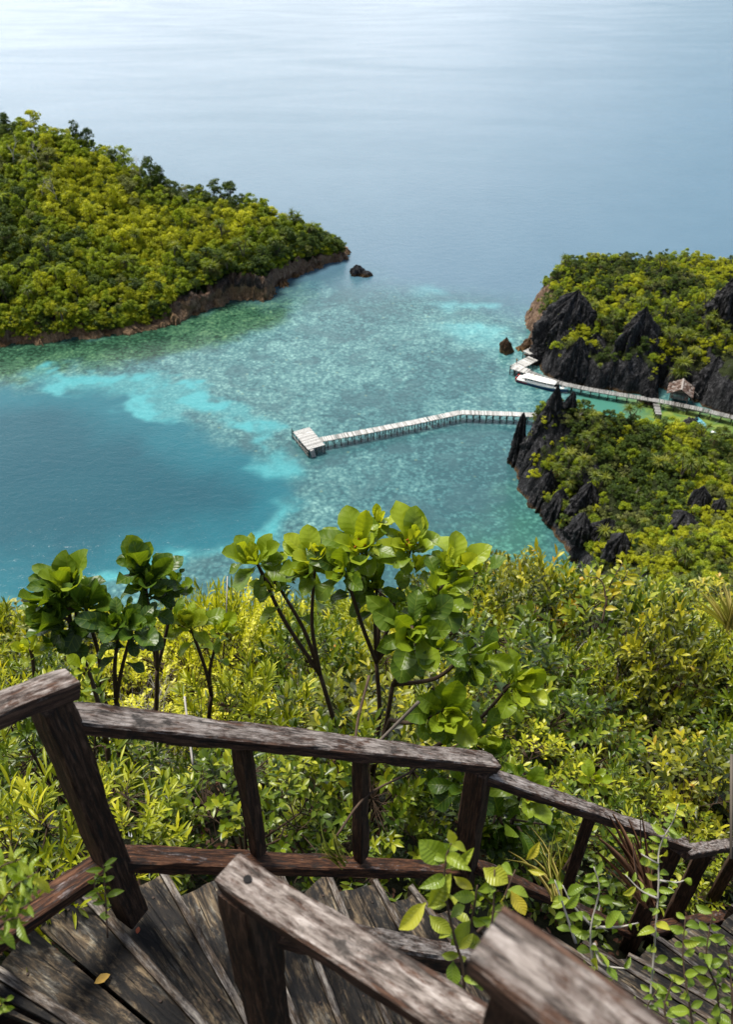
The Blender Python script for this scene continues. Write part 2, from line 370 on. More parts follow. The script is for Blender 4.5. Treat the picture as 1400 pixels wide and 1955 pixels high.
# ---- the sea: one sheet to the horizon, its reef and sand zones held as colour attributes on the sheet
def axis(lo, hi, step, far, n):
    g = np.geomspace(1, (far / step), n)
    mid = np.arange(lo, hi, step); up = hi + step * np.cumsum(np.geomspace(1, 1.0 + 0, n) * 0 + np.geomspace(1, far / step / 6, n))
    return mid, up
def build_sea():
    st = .62; xm = np.arange(-125, 125, st); grow = np.cumsum(st * np.geomspace(1.1, 700, 60))
    X = np.concatenate([(-125 - grow)[::-1], xm, 125 + grow])
    ym = np.arange(84, 300, st); gy = np.cumsum(st * np.geomspace(1.1, 900, 90)); Y = np.concatenate([[-400, -100, 0, 40, 60, 75], ym, 300 + gy])
    gx, gy_ = np.meshgrid(X, Y); nx, ny = len(X), len(Y)
    V = np.stack([gx, gy_, np.zeros_like(gx)], -1).reshape(-1, 3)
    idx = np.arange(nx * ny).reshape(ny, nx); Q = np.stack([idx[:-1, :-1], idx[:-1, 1:], idx[1:, 1:], idx[1:, :-1]], -1).reshape(-1, 4)
    x, y = V[:, 0], V[:, 1]
    wx = x + (fbm(x * .07, y * .07, 0, 3) - .5) * 14 + (fbm(x * .35, y * .35, 0, 9) - .5) * 5
    wy = y + (fbm(x * .07 + 40, y * .07, 0, 5) - .5) * 14 + (fbm(x * .35 + 9, y * .35, 0, 7) - .5) * 5
    basin = W2((-500, 745), (-150, 742), (0, 735), (90, 722), (180, 735), (260, 762), (330, 790), (390, 815), (440, 832), (505, 850), (548, 885), (575, 920), (560, 965), (520, 1000), (460, 1035), (390, 1062), (300, 1092), (170, 1120), (60, 1133), (-60, 1140), (-300, 1150), (-600, 1150))
    db = poly_sd(wx, wy, basin)
    deep = sst(-3.0, 6, db)                                     # the deep pool
    # pale sand that slopes into the pool
    pn = fbm(x * .09, y * .09, 0, 31, 4)
    sand1 = W2((60, 722), (150, 708), (270, 712), (310, 730), (360, 735), (430, 760), (480, 790), (510, 815), (500, 832), (440, 815), (370, 792), (300, 800), (230, 770), (150, 745))
    sand2 = W2((495, 862), (540, 866), (585, 890), (575, 912), (530, 905), (500, 885))
    sand3 = W2((-300, 1140), (0, 1118), (120, 1105), (260, 1085), (330, 1060), (420, 1030), (480, 1000), (530, 960), (572, 965), (540, 1005), (480, 1040), (420, 1065), (330, 1100), (200, 1130), (60, 1150), (0, 1165), (-300, 1180))
    s = (.50 + .60 * sst(.38, .6, fbm(x * .16, y * .16, 0, 33, 4))) * np.maximum.reduce([sst(-2, 3, poly_sd(wx, wy, sand1) + (pn - .5) * 16), .8 * sst(-4, 3, poly_sd(wx, wy, sand2) + (pn - .5) * 8), 1.0 * sst(-3, 3.5, poly_sd(wx, wy, sand3) + (pn - .5) * 7)])
    # open sea beyond the reef edge
    edge = W2((-900, 520), (520, 540), (600, 530), (660, 515), (760, 530), (850, 545), (950, 560), (1010, 575), (1100, 560), (2200, 560), (2200, 100), (-500, 100))
    do = np.maximum(poly_sd(wx, wy, edge), np.where(y > 330, y - 330, -1e3)); openw = sst(-24, 10, do)
    turq = sst(-40, -16, do) * (1 - sst(-8, 4, do)) * sst(.36, .62, fbm(x * .06, y * .06, 0, 51, 4)) * sst(770, 880, 700 + x / (np.maximum(y, 1) * CP + 110 * SP_) * FPX)
    # green shallow reef along the left shore and round the right hand rocks
    gl = W2((-500, 600), (-200, 665), (0, 655), (160, 640), (330, 605), (440, 575), (520, 565), (560, 525), (660, 492), (640, 520), (590, 545), (560, 590), (500, 625), (420, 650), (330, 680), (250, 700), (140, 700), (0, 730), (-500, 740))
    green = sst(-5, 5, poly_sd(wx, wy, gl))
    gr = W2((975, 940), (1000, 950), (1030, 985), (1060, 1020), (1090, 1060), (1110, 1110), (1180, 1200), (900, 1200), (860, 1100), (880, 1020), (930, 970))
    green2 = .6 * sst(-9, 12, poly_sd(wx, wy, gr) + (pn - .5) * 14)
    lag = W2((1100, 752), (1180, 752), (1240, 765), (1300, 775), (1360, 790), (1500, 815), (1600, 900), (1300, 900), (1180, 830), (1100, 790)); lagoon = sst(-3, 3, poly_sd(x, y, lag))
    jet = W2((560, 838), (600, 880), (650, 862), (880, 806), (1020, 812), (1080, 812), (1080, 860), (1000, 850), (890, 830), (700, 880), (600, 900)); pier_shade = sst(-3, 3, poly_sd(wx, wy, jet))
    mid = sst(.42, .62, fbm(x * .045 + 7, y * .045, 0, 71, 4)); mid = np.clip(np.maximum(mid, pier_shade * 1.3) + .75 * (1 - sst(140, 172, y)) * sst(-10, 0, x), 0, 1.6)   # dark weedy patches, darker near reef, pier's shadow and reflection painted in
    A = np.stack([deep, np.clip(s, 0, 1), openw, np.ones_like(deep)], 1); B = np.stack([green, np.clip(turq + 0, 0, 1), lagoon, np.ones_like(deep)], 1)
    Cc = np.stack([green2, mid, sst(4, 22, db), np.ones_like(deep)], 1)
    M = Mat('sea_water')
    P = M.pos(); a = M.n('Attribute', attribute_name='za'); b = M.n('Attribute', attribute_name='zb'); c = M.n('Attribute', attribute_name='zc')
    sa = M.n('SeparateColor', {0: a.outputs['Color']}); sb = M.n('SeparateColor', {0: b.outputs['Color']}); sc = M.n('SeparateColor', {0: c.outputs['Color']})
    n1 = M.noise(.9, P, 5, .65, .6); n2 = M.noise(.22, P, 5, .6, 1.0); n3 = M.noise(.05, P, 4, .6)
    vor = M.n('TexVoronoi', {'Vector': P, 'Scale': 1.1, 'Randomness': 1.0}); vd = M.math('SUBTRACT', 1.0, vor.outputs['Distance'])
    vor2 = M.n('TexVoronoi', {'Vector': P, 'Scale': .22}); head = M.math('SUBTRACT', 1.0, M.math('MULTIPLY', vor2.outputs['Distance'], 9.0), clamp=True)
    sp = M.math('ADD', M.math('MULTIPLY', n1, .55), M.math('ADD', M.math('MULTIPLY', n2, .45), M.math('MULTIPLY', M.math('SUBTRACT', vd, .5), .22)))
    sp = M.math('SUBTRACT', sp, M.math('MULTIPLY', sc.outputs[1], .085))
    reef = M.ramp(sp, [(.34, (.022, .072, .084)), (.46, (.045, .130, .140)), (.56, (.085, .190, .188)), (.70, (.18, .34, .32))])
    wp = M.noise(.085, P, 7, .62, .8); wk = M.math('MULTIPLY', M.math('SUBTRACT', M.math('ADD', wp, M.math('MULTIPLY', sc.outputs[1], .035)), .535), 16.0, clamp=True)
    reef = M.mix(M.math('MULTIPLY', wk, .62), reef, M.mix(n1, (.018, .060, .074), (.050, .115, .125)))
    reef = M.mix(M.math('MULTIPLY', head, .55), reef, (.20, .26, .14))
    rgreen = M.ramp(sp, [(.34, (.008, .030, .018)), (.46, (.022, .070, .040)), (.56, (.048, .120, .066)), (.70, (.13, .22, .11))])
    rgreen2 = M.ramp(sp, [(.34, (.03, .11, .075)), (.5, (.065, .22, .15)), (.66, (.16, .38, .27))])
    rlag = M.ramp(n2, [(.35, (.05, .12, .05)), (.5, (.12, .18, .035)), (.65, (.20, .24, .06))]); rlag = M.mix(M.math('MULTIPLY', M.math('SUBTRACT', 72.0, M.n('SeparateXYZ', {0: P}).outputs[0]), .12, clamp=True), rlag, (.05, .17, .13))
    deepc = M.mix(n3, (.003, .050, .074), (.006, .066, .090))
    deepc = M.mix(sc.outputs[2], (.008, .095, .125), deepc)
    sandc = M.mix(n1, (.012, .16, .185), (.09, .33, .35))
    openc = M.mix(n3, (.052, .112, .160), (.074, .140, .190))
    col = M.mix(sb.outputs[0], reef, rgreen); col = M.mix(sc.outputs[0], col, rgreen2)
    col = M.mix(sa.outputs[2], col, openc); col = M.mix(M.math('MULTIPLY', sb.outputs[1], .75), col, M.mix(n1, (.03, .26, .31), (.20, .52, .52)))
    col = M.mix(sa.outputs[0], col, deepc); col = M.mix(sa.outputs[1], col, sandc); col = M.mix(sb.outputs[2], col, rlag)
    # wind ripples; their slope grows in gusty patches
    rp = M.n('Mapping', {'Vector': P, 'Scale': (1.0, 1.9, 1.0), 'Rotation': (0, 0, R(14))}).outputs[0]
    r1 = M.noise(1.3, rp, 3, .6, .4); r2 = M.noise(.30, rp, 3, .6, .8)
    sw = M.n('Mapping', {'Vector': P, 'Scale': (.006, .022, 1.0), 'Rotation': (0, 0, R(-12))}).outputs[0]; gust = M.noise(1.0, sw, 4, .6, 1.2)
    h = M.math('ADD', M.math('MULTIPLY', r1, .35), M.math('MULTIPLY', r2, 1.0))
    bp = M.n('Bump', {'Height': h, 'Strength': M.math('ADD', .22, M.math('MULTIPLY', gust, .35)), 'Distance': .30}).outputs[0]
    p = M.n('BsdfPrincipled', {'Base Color': col, 'Roughness': M.math('ADD', .10, M.math('MULTIPLY', gust, .22)), 'IOR': 1.333, 'Specular IOR Level': .5, 'Normal': bp})
    m = M.done(p)
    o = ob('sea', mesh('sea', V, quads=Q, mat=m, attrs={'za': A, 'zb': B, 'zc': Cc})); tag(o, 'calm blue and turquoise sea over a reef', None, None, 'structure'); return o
build_sea()

# ---- rock and soil
def rockmat(name, dark, lite, brown, tide=1.6, soil=None, light_at=.62):
    M = Mat(name); P = M.pos(); ps = M.n('Mapping', {'Vector': P, 'Scale': (1.0, 1.0, .28)}).outputs[0]
    n1 = M.noise(1.5, ps, 8, .7, .5); n2 = M.noise(.35, P, 5, .6, .5); n3 = M.noise(5.0, ps, 6, .7)
    v = M.n('TexVoronoi', {'Vector': ps, 'Scale': 1.7}, feature='DISTANCE_TO_EDGE').outputs['Distance']
    s = M.math('ADD', M.math('MULTIPLY', n1, .6), M.math('MULTIPLY', n3, .4))
    c = M.ramp(s, [(.38, dark), (.50, tuple(d * 2.2 for d in dark)), (light_at - .03, tuple(l * .45 for l in lite)), (light_at + .08, lite)])
    z = M.n('SeparateXYZ', {0: P}).outputs[2]
    t = M.math('SUBTRACT', M.math('ADD', tide + (1.6 if tide > 2 else 0), M.math('MULTIPLY', M.math('SUBTRACT', n2, .5), 8.0 if tide > 2 else 3.0)), z)
    t = M.math('MULTIPLY', t, 1.4, clamp=True)
    c = M.mix(t, c, M.ramp(s, [(.35, tuple(b * .22 for b in brown)), (.52, brown), (.7, tuple(min(1, b * 1.9) for b in brown))]))
    tn = M.attr('tan'); c = M.mix(M.math('MULTIPLY', tn, M.math('ADD', .35, n2), clamp=True), c, M.ramp(s, [(.36, (.03, .018, .011)), (.5, (.14, .085, .055)), (.66, (.34, .25, .18))]))
    if soil:
        k = M.attr('soil'); kk = M.math('MULTIPLY', M.math('SUBTRACT', M.math('ADD', k, M.math('MULTIPLY', M.math('SUBTRACT', n1, .5), 1.0)), .5), 5.0, clamp=True)
        c = M.mix(kk, c, M.ramp(s, [(.4, tuple(q * .4 for q in soil)), (.6, soil)]))
    h = M.math('ADD', s, M.math('MULTIPLY', M.math('MINIMUM', v, .25), 1.2))
    return M.done(M.bsdf(c, .92, .15, M.bump(h, 1.0, .35)))
ROCK_R = rockmat('karst_rock', (.009, .009, .010), (.16, .16, .17), (.085, .050, .024), .9, (.030, .040, .012))
ROCK_L = rockmat('shore_rock', (.014, .012, .011), (.16, .14, .12), (.20, .13, .075), 2.9, (.022, .034, .008))
ROCK_B = rockmat('brown_rock', (.040, .024, .014), (.24, .17, .11), (.19, .11, .05), 1.2)
SOIL = rockmat('hill_soil', (.020, .016, .010), (.10, .08, .05), (.05, .04, .02), -99, (.020, .022, .008))

# ---- left island: rows of points from the waterline up to the ridge and down behind it
SHORE = [(-420, 700), (-200, 680), (0, 660), (60, 655), (160, 645), (200, 640), (280, 628), (335, 612), (400, 590), (440, 573), (480, 572), (512, 570), (522, 550), (545, 535), (600, 510), (640, 496), (664, 488)]
RIDGE = [(-420, 215, 330), (-200, 235, 316), (0, 258, 302), (50, 258, 300), (130, 280, 297), (200, 308, 294), (250, 340, 291), (300, 362, 288), (350, 378, 286), (400, 387, 284), (480, 402, 282), (540, 434, 280), (580, 449, 279), (600, 457, 278.5), (640, 474, 278), (664, 487, 277.5)]
def interp(tab, u, k): return np.interp(u, [t[0] for t in tab], [t[k] for t in tab])
def island_point(u, v):
    """u: along the shore, v: 0 at the near waterline, 1 on the ridge, 2 at the far waterline"""
    u = np.asarray(u, float); v = np.asarray(v, float); ys = interp(SHORE, u, 1); yr = interp(RIDGE, u, 1); Yr = interp(RIDGE, u, 2)
    def dirs(y):
        yy = y - 977.5; return (FPX * CP - yy * SP_), (FPX * SP_ + yy * CP)
    F, D = dirs(ys); s = EYE / D; sx, sy = (u - 700) * s, F * s
    F2, D2 = dirs(yr); s2 = Yr / F2; rx, ry, rz = (u - 700) * s2, Yr, EYE - D2 * s2
    rz = np.maximum(rz, .3); f = np.clip(v, 0, 1); b = np.clip(v - 1, 0, 1)
    X = sx + (rx - sx) * f; Y = sy + (ry - sy) * f + b * (8 + rz * 1.3)
    cl = np.minimum(1.2 + 1.7 * sst(310, 380, u) + 5.6 * fbm(sx * .07, 5.5, 0, 17, 4) ** 1.6, rz * .62)
    Zf = cl * sst(0, .045, f) + (rz - cl) * (f ** .92)
    Z = np.where(v <= 1, Zf, rz * (1 - b ** 1.5)); return X, Y, Z
def build_island():
    us = np.linspace(-420, 664, 340); vs = np.concatenate([[-.02, 0], np.linspace(.004, .06, 12), np.linspace(.07, 1, 70), np.linspace(1.05, 2.02, 24)])
    U, Vv = np.meshgrid(us, vs); X, Y, Z = island_point(U, np.maximum(Vv, 0))
    am = sst(0, .03, Vv) * (1 - sst(1.8, 2, Vv)); sh = 1 - sst(.05, .16, Vv)
    Y = Y + (fbm(X * .12, 3, 0, 11) - .5) * 5 * sh - sh * sst(.5, .8, fbm(X * .35, Z * .2, 0, 12)) * 2.2
    Z = Z + am * ((fbm(X * .16, Y * .16, 0, 13) - .5) * 4.5 + (fbm(X * .9, Y * .9, Z * .3, 14) - .5) * 2.6 * (1 + sh))
    X = X + sh * (fbm(X * .5, Z * .5, 0, 15) - .5) * 2.5
    Z = np.where(Vv <= 0.0, -1.5, Z); Z = np.where(Vv >= 2, -2, Z)
    n, m = U.shape; idx = np.arange(n * m).reshape(n, m); Q = np.stack([idx[:-1, :-1], idx[:-1, 1:], idx[1:, 1:], idx[1:, :-1]], -1).reshape(-1, 4)
    soil = (sst(.05, .11, Vv) * (1 - sst(560, 640, U) * .7)).ravel()
    o = ob('left_island', mesh('left_island', np.stack([X, Y, Z], -1), quads=Q, mat=ROCK_L, attrs={'soil': soil, 'tan': (sst(.42, .6, fbm(X * .08, Y * .08, 0, 18)) * sh).ravel()}))
    tag(o, 'forested island ground with a brown rocky shore', None, None, 'structure')
build_island()

# ---- right-hand headland and the nearer karst hill: height fields from control heights
HEAD = W2((1004, 604), (1012, 640), (1006, 662), (1024, 694), (1038, 716), (1062, 727), (1100, 736), (1150, 745), (1210, 754), (1252, 760), (1264, 743), (1326, 751), (1342, 777), (1400, 795), (1500, 820), (1750, 860)) + [(230, 205), (230, 262), (150, 258), (110, 250), (70, 250), (56, 242), (49, 229)]
def ctl(*pp): return [tuple(atY(px, py, Y)) for px, py, Y in pp]
HEAD_C = ctl((1018, 560, 226), (1062, 528, 226), (1090, 522, 226), (1150, 532, 227), (1210, 535, 228), (1290, 524, 228), (1360, 540, 226), (1400, 556, 224), (1085, 590, 205), (1100, 640, 196), (1075, 650, 195), (1180, 600, 204), (1235, 640, 196), (1300, 600, 205), (1385, 590, 203), (1390, 660, 192), (1180, 660, 194), (1300, 680, 191), (1040, 640, 200), (1500, 600, 205), (1600, 560, 225)) + [(200, 220, 22)]
HILL = W2((990, 886), (989, 905), (995, 935), (1010, 962), (1035, 985), (1058, 1015), (1085, 1050), (1102, 1085), (1112, 1125), (1135, 1170), (1150, 1210)) + [(45, 70), (70, 40), (190, 40), (200, 150), (150, 148), (92, 150), (80, 151), (72, 153), (66, 153), (60, 153), (52, 154), (42, 156), (37, 156)]
HILL_C = ctl((1040, 775, 150), (1070, 765, 150), (1130, 778, 150), (1200, 790, 149), (1030, 820, 147), (1055, 870, 144), (1245, 826, 145), (1290, 862, 140), (1350, 882, 138), (1400, 896, 136), (1150, 860, 140), (1050, 930, 139), (1090, 980, 131), (1130, 1030, 122), (1150, 1090, 112), (1200, 950, 128), (1300, 950, 124), (1400, 950, 124), (1200, 1060, 110), (1300, 1060, 104), (1400, 1060, 102), (1300, 1140, 88), (1400, 1150, 84), (1200, 1150, 92), (1500, 950, 122), (1550, 1100, 90))
def head_h(x, y):
    d = poly_sd(x, y, HEAD) + (fbm(x * .3, y * .3, 0, 21) - .5) * 4; H = np.maximum(idw(x, y, HEAD_C), 3)
    H = H * (.80 + .36 * fbm(x * .13, y * .13, 0, 22)) + (1 - abs(fbm(x * .22, y * .22, 0, 23) * 2 - 1) ** .6) * 2.4 - 1.3
    return np.where(d > -1, H * (1 - np.exp(-np.maximum(d, 0) / 2.4)) + np.minimum(d, 0) * 1.5, -3.0), d
def hill_h(x, y):
    d = poly_sd(x, y, HILL) + (fbm(x * .3, y * .3, 0, 24) - .5) * 3; H = np.maximum(idw(x, y, HILL_C), 3)
    H = H * (.86 + .28 * fbm(x * .13, y * .13, 0, 25)) + (1 - abs(fbm(x * .2, y * .2, 0, 26) * 2 - 1) ** .6) * 2.0 - 1.2
    return np.where(d > -1, H * (1 - np.exp(-np.maximum(d, 0) / 1.9)) + np.minimum(d, 0) * 1.5, -3.0), d
def build_field(name, fn, x0, x1, y0, y1, st, label, mat):
    X, Y = np.meshgrid(np.arange(x0, x1, st), np.arange(y0, y1, st)); Z, d = fn(X, Y)
    gy, gx = np.gradient(Z, st); slope = np.hypot(gx, gy)
    rough = sst(0, 1.0, d)
    Z = Z + rough * (fbm(X * 1.1, Y * 1.1, 0, 27) - .5) * 1.6
    X2 = X + rough * (fbm(Y * .9, Z * .35, X * .3, 28) - .5) * 1.8; Y2 = Y + rough * (fbm(X * .9, Z * .35, Y * .3, 29) - .5) * 1.8
    n, m = X.shape; idx = np.arange(n * m).reshape(n, m); Q = np.stack([idx[:-1, :-1], idx[:-1, 1:], idx[1:, 1:], idx[1:, :-1]], -1).reshape(-1, 4)
    keep = (Z.ravel()[Q].max(1) > -2.5); Q = Q[keep]
    soil = (1 - sst(.9, 1.9, slope)) * sst(1.5, 4, d)
    o = ob(name, mesh(name, np.stack([X2, Y2, Z], -1), quads=Q, mat=mat, attrs={'soil': soil.ravel(), 'tan': ((1 - sst(56, 68, X)) * sst(201, 208, Y) * (name == 'headland')).ravel() if True else 0})); tag(o, label, None, None, 'structure')
build_field('headland', head_h, 40, 200, 160, 260, .42, 'dark limestone headland with cliffs above the walkway', ROCK_R)
build_field('karst_hill', hill_h, 22, 150, 60, 170, .42, 'dark limestone hill dropping sheer into the bay', ROCK_R)

# ---- our own hillside, falling away under the stairs
def side_drop(x, y):
    x = np.asarray(x, float); y = np.asarray(y, float); xc = np.clip(x + .7, 0, 3.2)
    c = np.interp(x, [-1, 0, 3, 8], [1.05, 1.04, .93, .95])
    yy = y - 1.2 - .3 * xc
    base = 2.85 + .87 * xc * np.exp(-np.maximum(y - 2.0, 0) / 5.0) + np.where(yy > 0, c * yy, yy * .75) + .03 * np.maximum(x - 3, 0)
    return base + .05 * np.maximum(y - 9, 0) ** 1.7
def build_side():
    gx = np.concatenate([-3 - np.cumsum(.12 * 1.045 ** np.arange(75))[::-1], np.arange(-3, 4, .12), 4 + np.cumsum(.12 * 1.045 ** np.arange(75))])
    gy = np.concatenate([np.arange(-2.5, 5, .12), 5 + np.cumsum(.12 * 1.035 ** np.arange(85))])
    X, Y = np.meshgrid(gx, gy); Z = EYE - side_drop(X, Y)
    Z = Z + (fbm(X * .9, Y * .9, 0, 41) - .5) * .35 + (fbm(X * 5, Y * 5, 0, 42) - .5) * .09; Z = np.maximum(Z, -3)
    n, m = X.shape; idx = np.arange(n * m).reshape(n, m); Q = np.stack([idx[:-1, :-1], idx[:-1, 1:], idx[1:, 1:], idx[1:, :-1]], -1).reshape(-1, 4)
    o = ob('hillside', mesh('hillside', np.stack([X, Y, Z], -1), quads=Q, mat=SOIL, attrs={'soil': np.ones(X.size)})); tag(o, 'steep brown hillside soil under the shrubs', None, None, 'structure')
build_side()

# ---- free-standing rocks and pinnacles
def rock(name, label, base, h, rx, ry, seed, mat, sharp=.75, lean=(0, 0), flute=.25, group=None, cat='rock', rz=0.0, nu=72, nv=56):
    a = np.linspace(0, 2 * math.pi, nu, endpoint=False); v = np.linspace(0, 1, nv); A, Vv = np.meshgrid(a, v)
    ca, sa = np.cos(A), np.sin(A)
    r = (1 - Vv ** (1.2 + sharp)) ** sharp if sharp < 1 else (1 - Vv) ** (1 / sharp)
    n = fbm(ca * 1.7 + seed, sa * 1.7, Vv * h * .22, seed) ; n2 = fbm(ca * 5 + seed, sa * 5, Vv * h * .5, seed + 3); n3 = fbm(ca * 14, sa * 14, Vv * h * 1.6, seed + 5)
    rd = 1 - np.abs(fbm(ca * 3.2 + seed * 2, sa * 3.2, Vv * h * .10, seed + 11, 3) * 2 - 1); rd2 = 1 - np.abs(fbm(ca * 8 + seed, sa * 8, Vv * h * .30, seed + 13, 3) * 2 - 1)
    r = r * (.50 + .66 * n + flute * (n2 - .5) * 2.2 + .60 * (rd - .6) + .46 * (rd2 - .7) + .34 * (n3 - .5)) + .012
    X = r * rx * ca + lean[0] * Vv * h; Y = r * ry * sa + lean[1] * Vv * h
    pk = fbm(ca * 2.4 * (1 - Vv * .4) + 5, sa * 2.4 * (1 - Vv * .4), seed * .7, seed + 7, 3); Z = Vv * h * (.9 + .3 * fbm(ca * 2 + 5, sa * 2, Vv * 2, seed + 7)) + (pk - .5) * h * .85 * np.sin(Vv * 3.1416) ** 1.0 - .8
    idx = np.arange(nu * nv).reshape(nv, nu); nx = np.roll(idx, -1, 1); Q = np.stack([idx[:-1], nx[:-1], nx[1:], idx[1:]], -1).reshape(-1, 4)
    o = ob(name, mesh(name, np.stack([X, Y, Z], -1), quads=Q, mat=mat, attrs={'soil': np.zeros(X.size)})); o.location = base; o.rotation_euler = (0, 0, rz)
    return tag(o, label, cat, group)
rock('sea_rock', 'brown two humped rock in open water off the tip of the wooded island', atz(684, 524), 3.8, 2.6, 2.3, 5, ROCK_R, .8, (-.1, 0), .5)
rock('sea_rock', 'low shoulder of brown rock joined to the right of the rock off the island tip', atz(698, 526), 2.4, 2.2, 2.0, 6, ROCK_R, .8, (0, 0), .5)
rock('sea_rock', 'upright brown rock standing alone in turquoise water beside the headland', atz(967, 672), 4.9, 1.9, 1.6, 8, ROCK_B, .7, (-.06, 0), .35)
rock('sea_rock', 'small low brown rock between the lone upright rock and the headland', atz(996, 667), 2.2, 1.5, 1.4, 9, ROCK_B, .9, (0, 0), .5)
rock('sea_rock', 'brown knobbly rock at the foot of the headland behind the pier end', atz(1012, 665), 3.8, 2.1, 2, 10, ROCK_B, .9, (0, 0), .6)
rock('shore_boulder', 'tallest grey and black boulder jutting from the shore of the wooded island', atz(484, 570) + Vector((0, 2, 0)), 8.0, 5.6, 4.0, 15, ROCK_L, .55, (0, .2), .5, cat='boulder')
rock('shore_boulder', 'pale grey boulder at the right edge of the outcrop on the wooded shore', atz(506, 568) + Vector((0, 2, 0)), 5.6, 2.8, 3.0, 18, ROCK_L, .5, (0, .1), .5, cat='boulder')
rock('shore_boulder', 'small brown rock in the shallows below the middle of the wooded shore', atz(334, 616), 3.6, 1.7, 1.7, 19, ROCK_L, .7, (0, 0), .5, cat='boulder')
for i, (px, py, hh, rr, lb) in enumerate([(655, 487, 2.6, 2.6, 'outermost brown rock on the tip of the wooded island'), (632, 498, 3.4, 3.6, 'brown rock just behind the tip of the wooded island'),
        (600, 508, 3.2, 3.6, 'brown shore rock below the last shrubs of the wooded island'), (565, 524, 3.4, 3.4, 'brown shore rock in the green cove near the island tip'), (412, 584, 3.6, 3.6, 'tan shore rock under the orange bank of the wooded island'),
        (378, 596, 3.2, 3.4, 'tan flat shore rock below the trees of the wooded island'), (256, 633, 2.8, 2.8, 'rust brown shore rock under the left part of the forest'), (182, 645, 2.6, 2.0, 'small rust brown rock at the waterline under the forest'), (118, 648, 2.2, 2.6, 'low brown rock at the waterline at the far left of the forest')]):
    rock('shore_rock', lb, atz(px, py) + Vector((0, 1.6, 0)), hh, rr, 2.2, 60 + i, ROCK_B if i < 3 else ROCK_L, .7, (0, .1), .5, cat='rock')
base_rocks = [o for o in list(COL.objects) if o.name.startswith('shore_rock')]
for i in range(34):
    rr = random.Random(900 + i); u = -20 + 670 * (i + rr.uniform(.1, .9)) / 34; src = base_rocks[i % len(base_rocks)]; c = src.copy(); COL.objects.link(c); c.location = atz(u, float(interp(SHORE, u, 1)) + rr.uniform(-1, 3)) + Vector((0, 1.2, rr.uniform(-.6, .1)))
    s_ = rr.uniform(.35, 1.0); c.scale = (s_ * rr.uniform(.8, 1.5), s_, s_ * rr.uniform(.6, 1.1)); c.rotation_euler = (0, 0, rr.uniform(0, 6.28)); c['label'] = 'smaller brown boulder strewn along the waterline of the wooded island'; c['group'] = 'boulders strewn along the island shore'
# karst pinnacles
rock('karst_pinnacle', 'tall pointed black pinnacle at the left corner of the headland cliff', atz(1052, 705) + Vector((3, 5, 0)), 18.5, 8.0, 5.6, 31, ROCK_R, .95, (.16, .12), .32, cat='pinnacle', nu=120, nv=110)
rock('karst_pinnacle', 'broad black pinnacle in the middle of the headland cliff', atz(1213, 742) + Vector((0, 6, 0)), 18.5, 7.6, 5.0, 33, ROCK_R, .95, (.06, .1), .32, cat='pinnacle', nu=120, nv=100)
rock('karst_pinnacle', 'black pinnacle rising among shrubs at the right edge above the hut', atz(1392, 735) + Vector((0, 9, 0)), 25.0, 6.8, 6.0, 35, ROCK_R, .9, (.0, .12), .32, cat='pinnacle', nu=120, nv=100)
rock('karst_pinnacle', 'low black shoulder between the two pinnacles behind the walkway', atz(1135, 728) + Vector((0, 4, 0)), 11.0, 6.5, 4.4, 37, ROCK_R, .9, (0, .15), .32, cat='pinnacle', nu=100, nv=80)
rock('karst_pinnacle', 'black craggy knob beside the walkway left of the hut', atz(1233, 764) + Vector((.5, -.6, 0)), 4.6, 2.1, 1.7, 38, ROCK_R, .8, (0, 0), .4, cat='pinnacle')
rock('karst_pinnacle', 'slim black stack standing free in the water at the foot of the near hill', atz(987, 884), 13.0, 2.0, 1.9, 41, ROCK_R, .62, (0.0, .03), .35, cat='pinnacle', nu=90, nv=110)
rock('karst_pinnacle', 'thin black horn topping the near hill in front of the speedboat', atY(1061, 772, 149), 5.4, 1.25, 1.1, 42, ROCK_R, 1.2, (-.03, 0), .35, cat='pinnacle')
rock('karst_pinnacle', 'second black horn topping the near hill beside the boat bow', atY(1090, 768, 150), 3.2, 1.5, 1.2, 43, ROCK_R, 1.1, (.04, 0), .4, cat='pinnacle')
rock('karst_pinnacle', 'sheer black buttress on the seaward left edge of the near hill', atz(1016, 912) + Vector((2.2, 2, 0)), 19.0, 4.4, 4.2, 44, ROCK_R, .5, (.05, .05), .32, cat='pinnacle', nu=120, nv=110)
rock('karst_pinnacle', 'black fluted buttress low on the near hill where it meets pale reef', atz(1078, 1020) + Vector((3.4, 2, 0)), 11.0, 4.2, 3.6, 45, ROCK_R, .6, (.1, .1), .32, cat='pinnacle', nu=110, nv=90)
rock('karst_pinnacle', 'lowest black buttress of the near hill just above the yellow shrubs', atz(1108, 1090) + Vector((3.6, 3, 0)), 10.0, 4.2, 3.6, 46, ROCK_R, .6, (.1, .1), .32, cat='pinnacle', nu=110, nv=90)
for i, (px, py, hh, rx_, ry_, lb) in enumerate([(1096, 730, 12, 4.2, 3.2, 'craggy black buttress just right of the pointed cliff, above the moored boat'), (1168, 738, 9, 3.6, 2.8, 'short black buttress at the cliff foot left of the broad middle pinnacle'), (1186, 724, 13, 3.8, 3.2, 'black rib of rock leaning against the broad middle pinnacle'),
        (1248, 735, 9, 3.0, 2.6, 'black rock rib behind the left side of the hut'), (1352, 762, 11, 4.4, 3.4, 'black ridged crag directly right of the hut'), (1388, 774, 8, 3.6, 2.6, 'low black crag beside the walkway at the right edge'), (1116, 690, 12, 3.4, 3.2, 'thin black fin high on the headland behind the craggy buttress')]):
    rock('cliff_crag', lb, atz(px, py) + Vector((0, 1.0, 0)), hh, rx_, ry_, 130 + i, ROCK_R, .95, (.04, .08), .36, cat='crag', nu=90, nv=80)
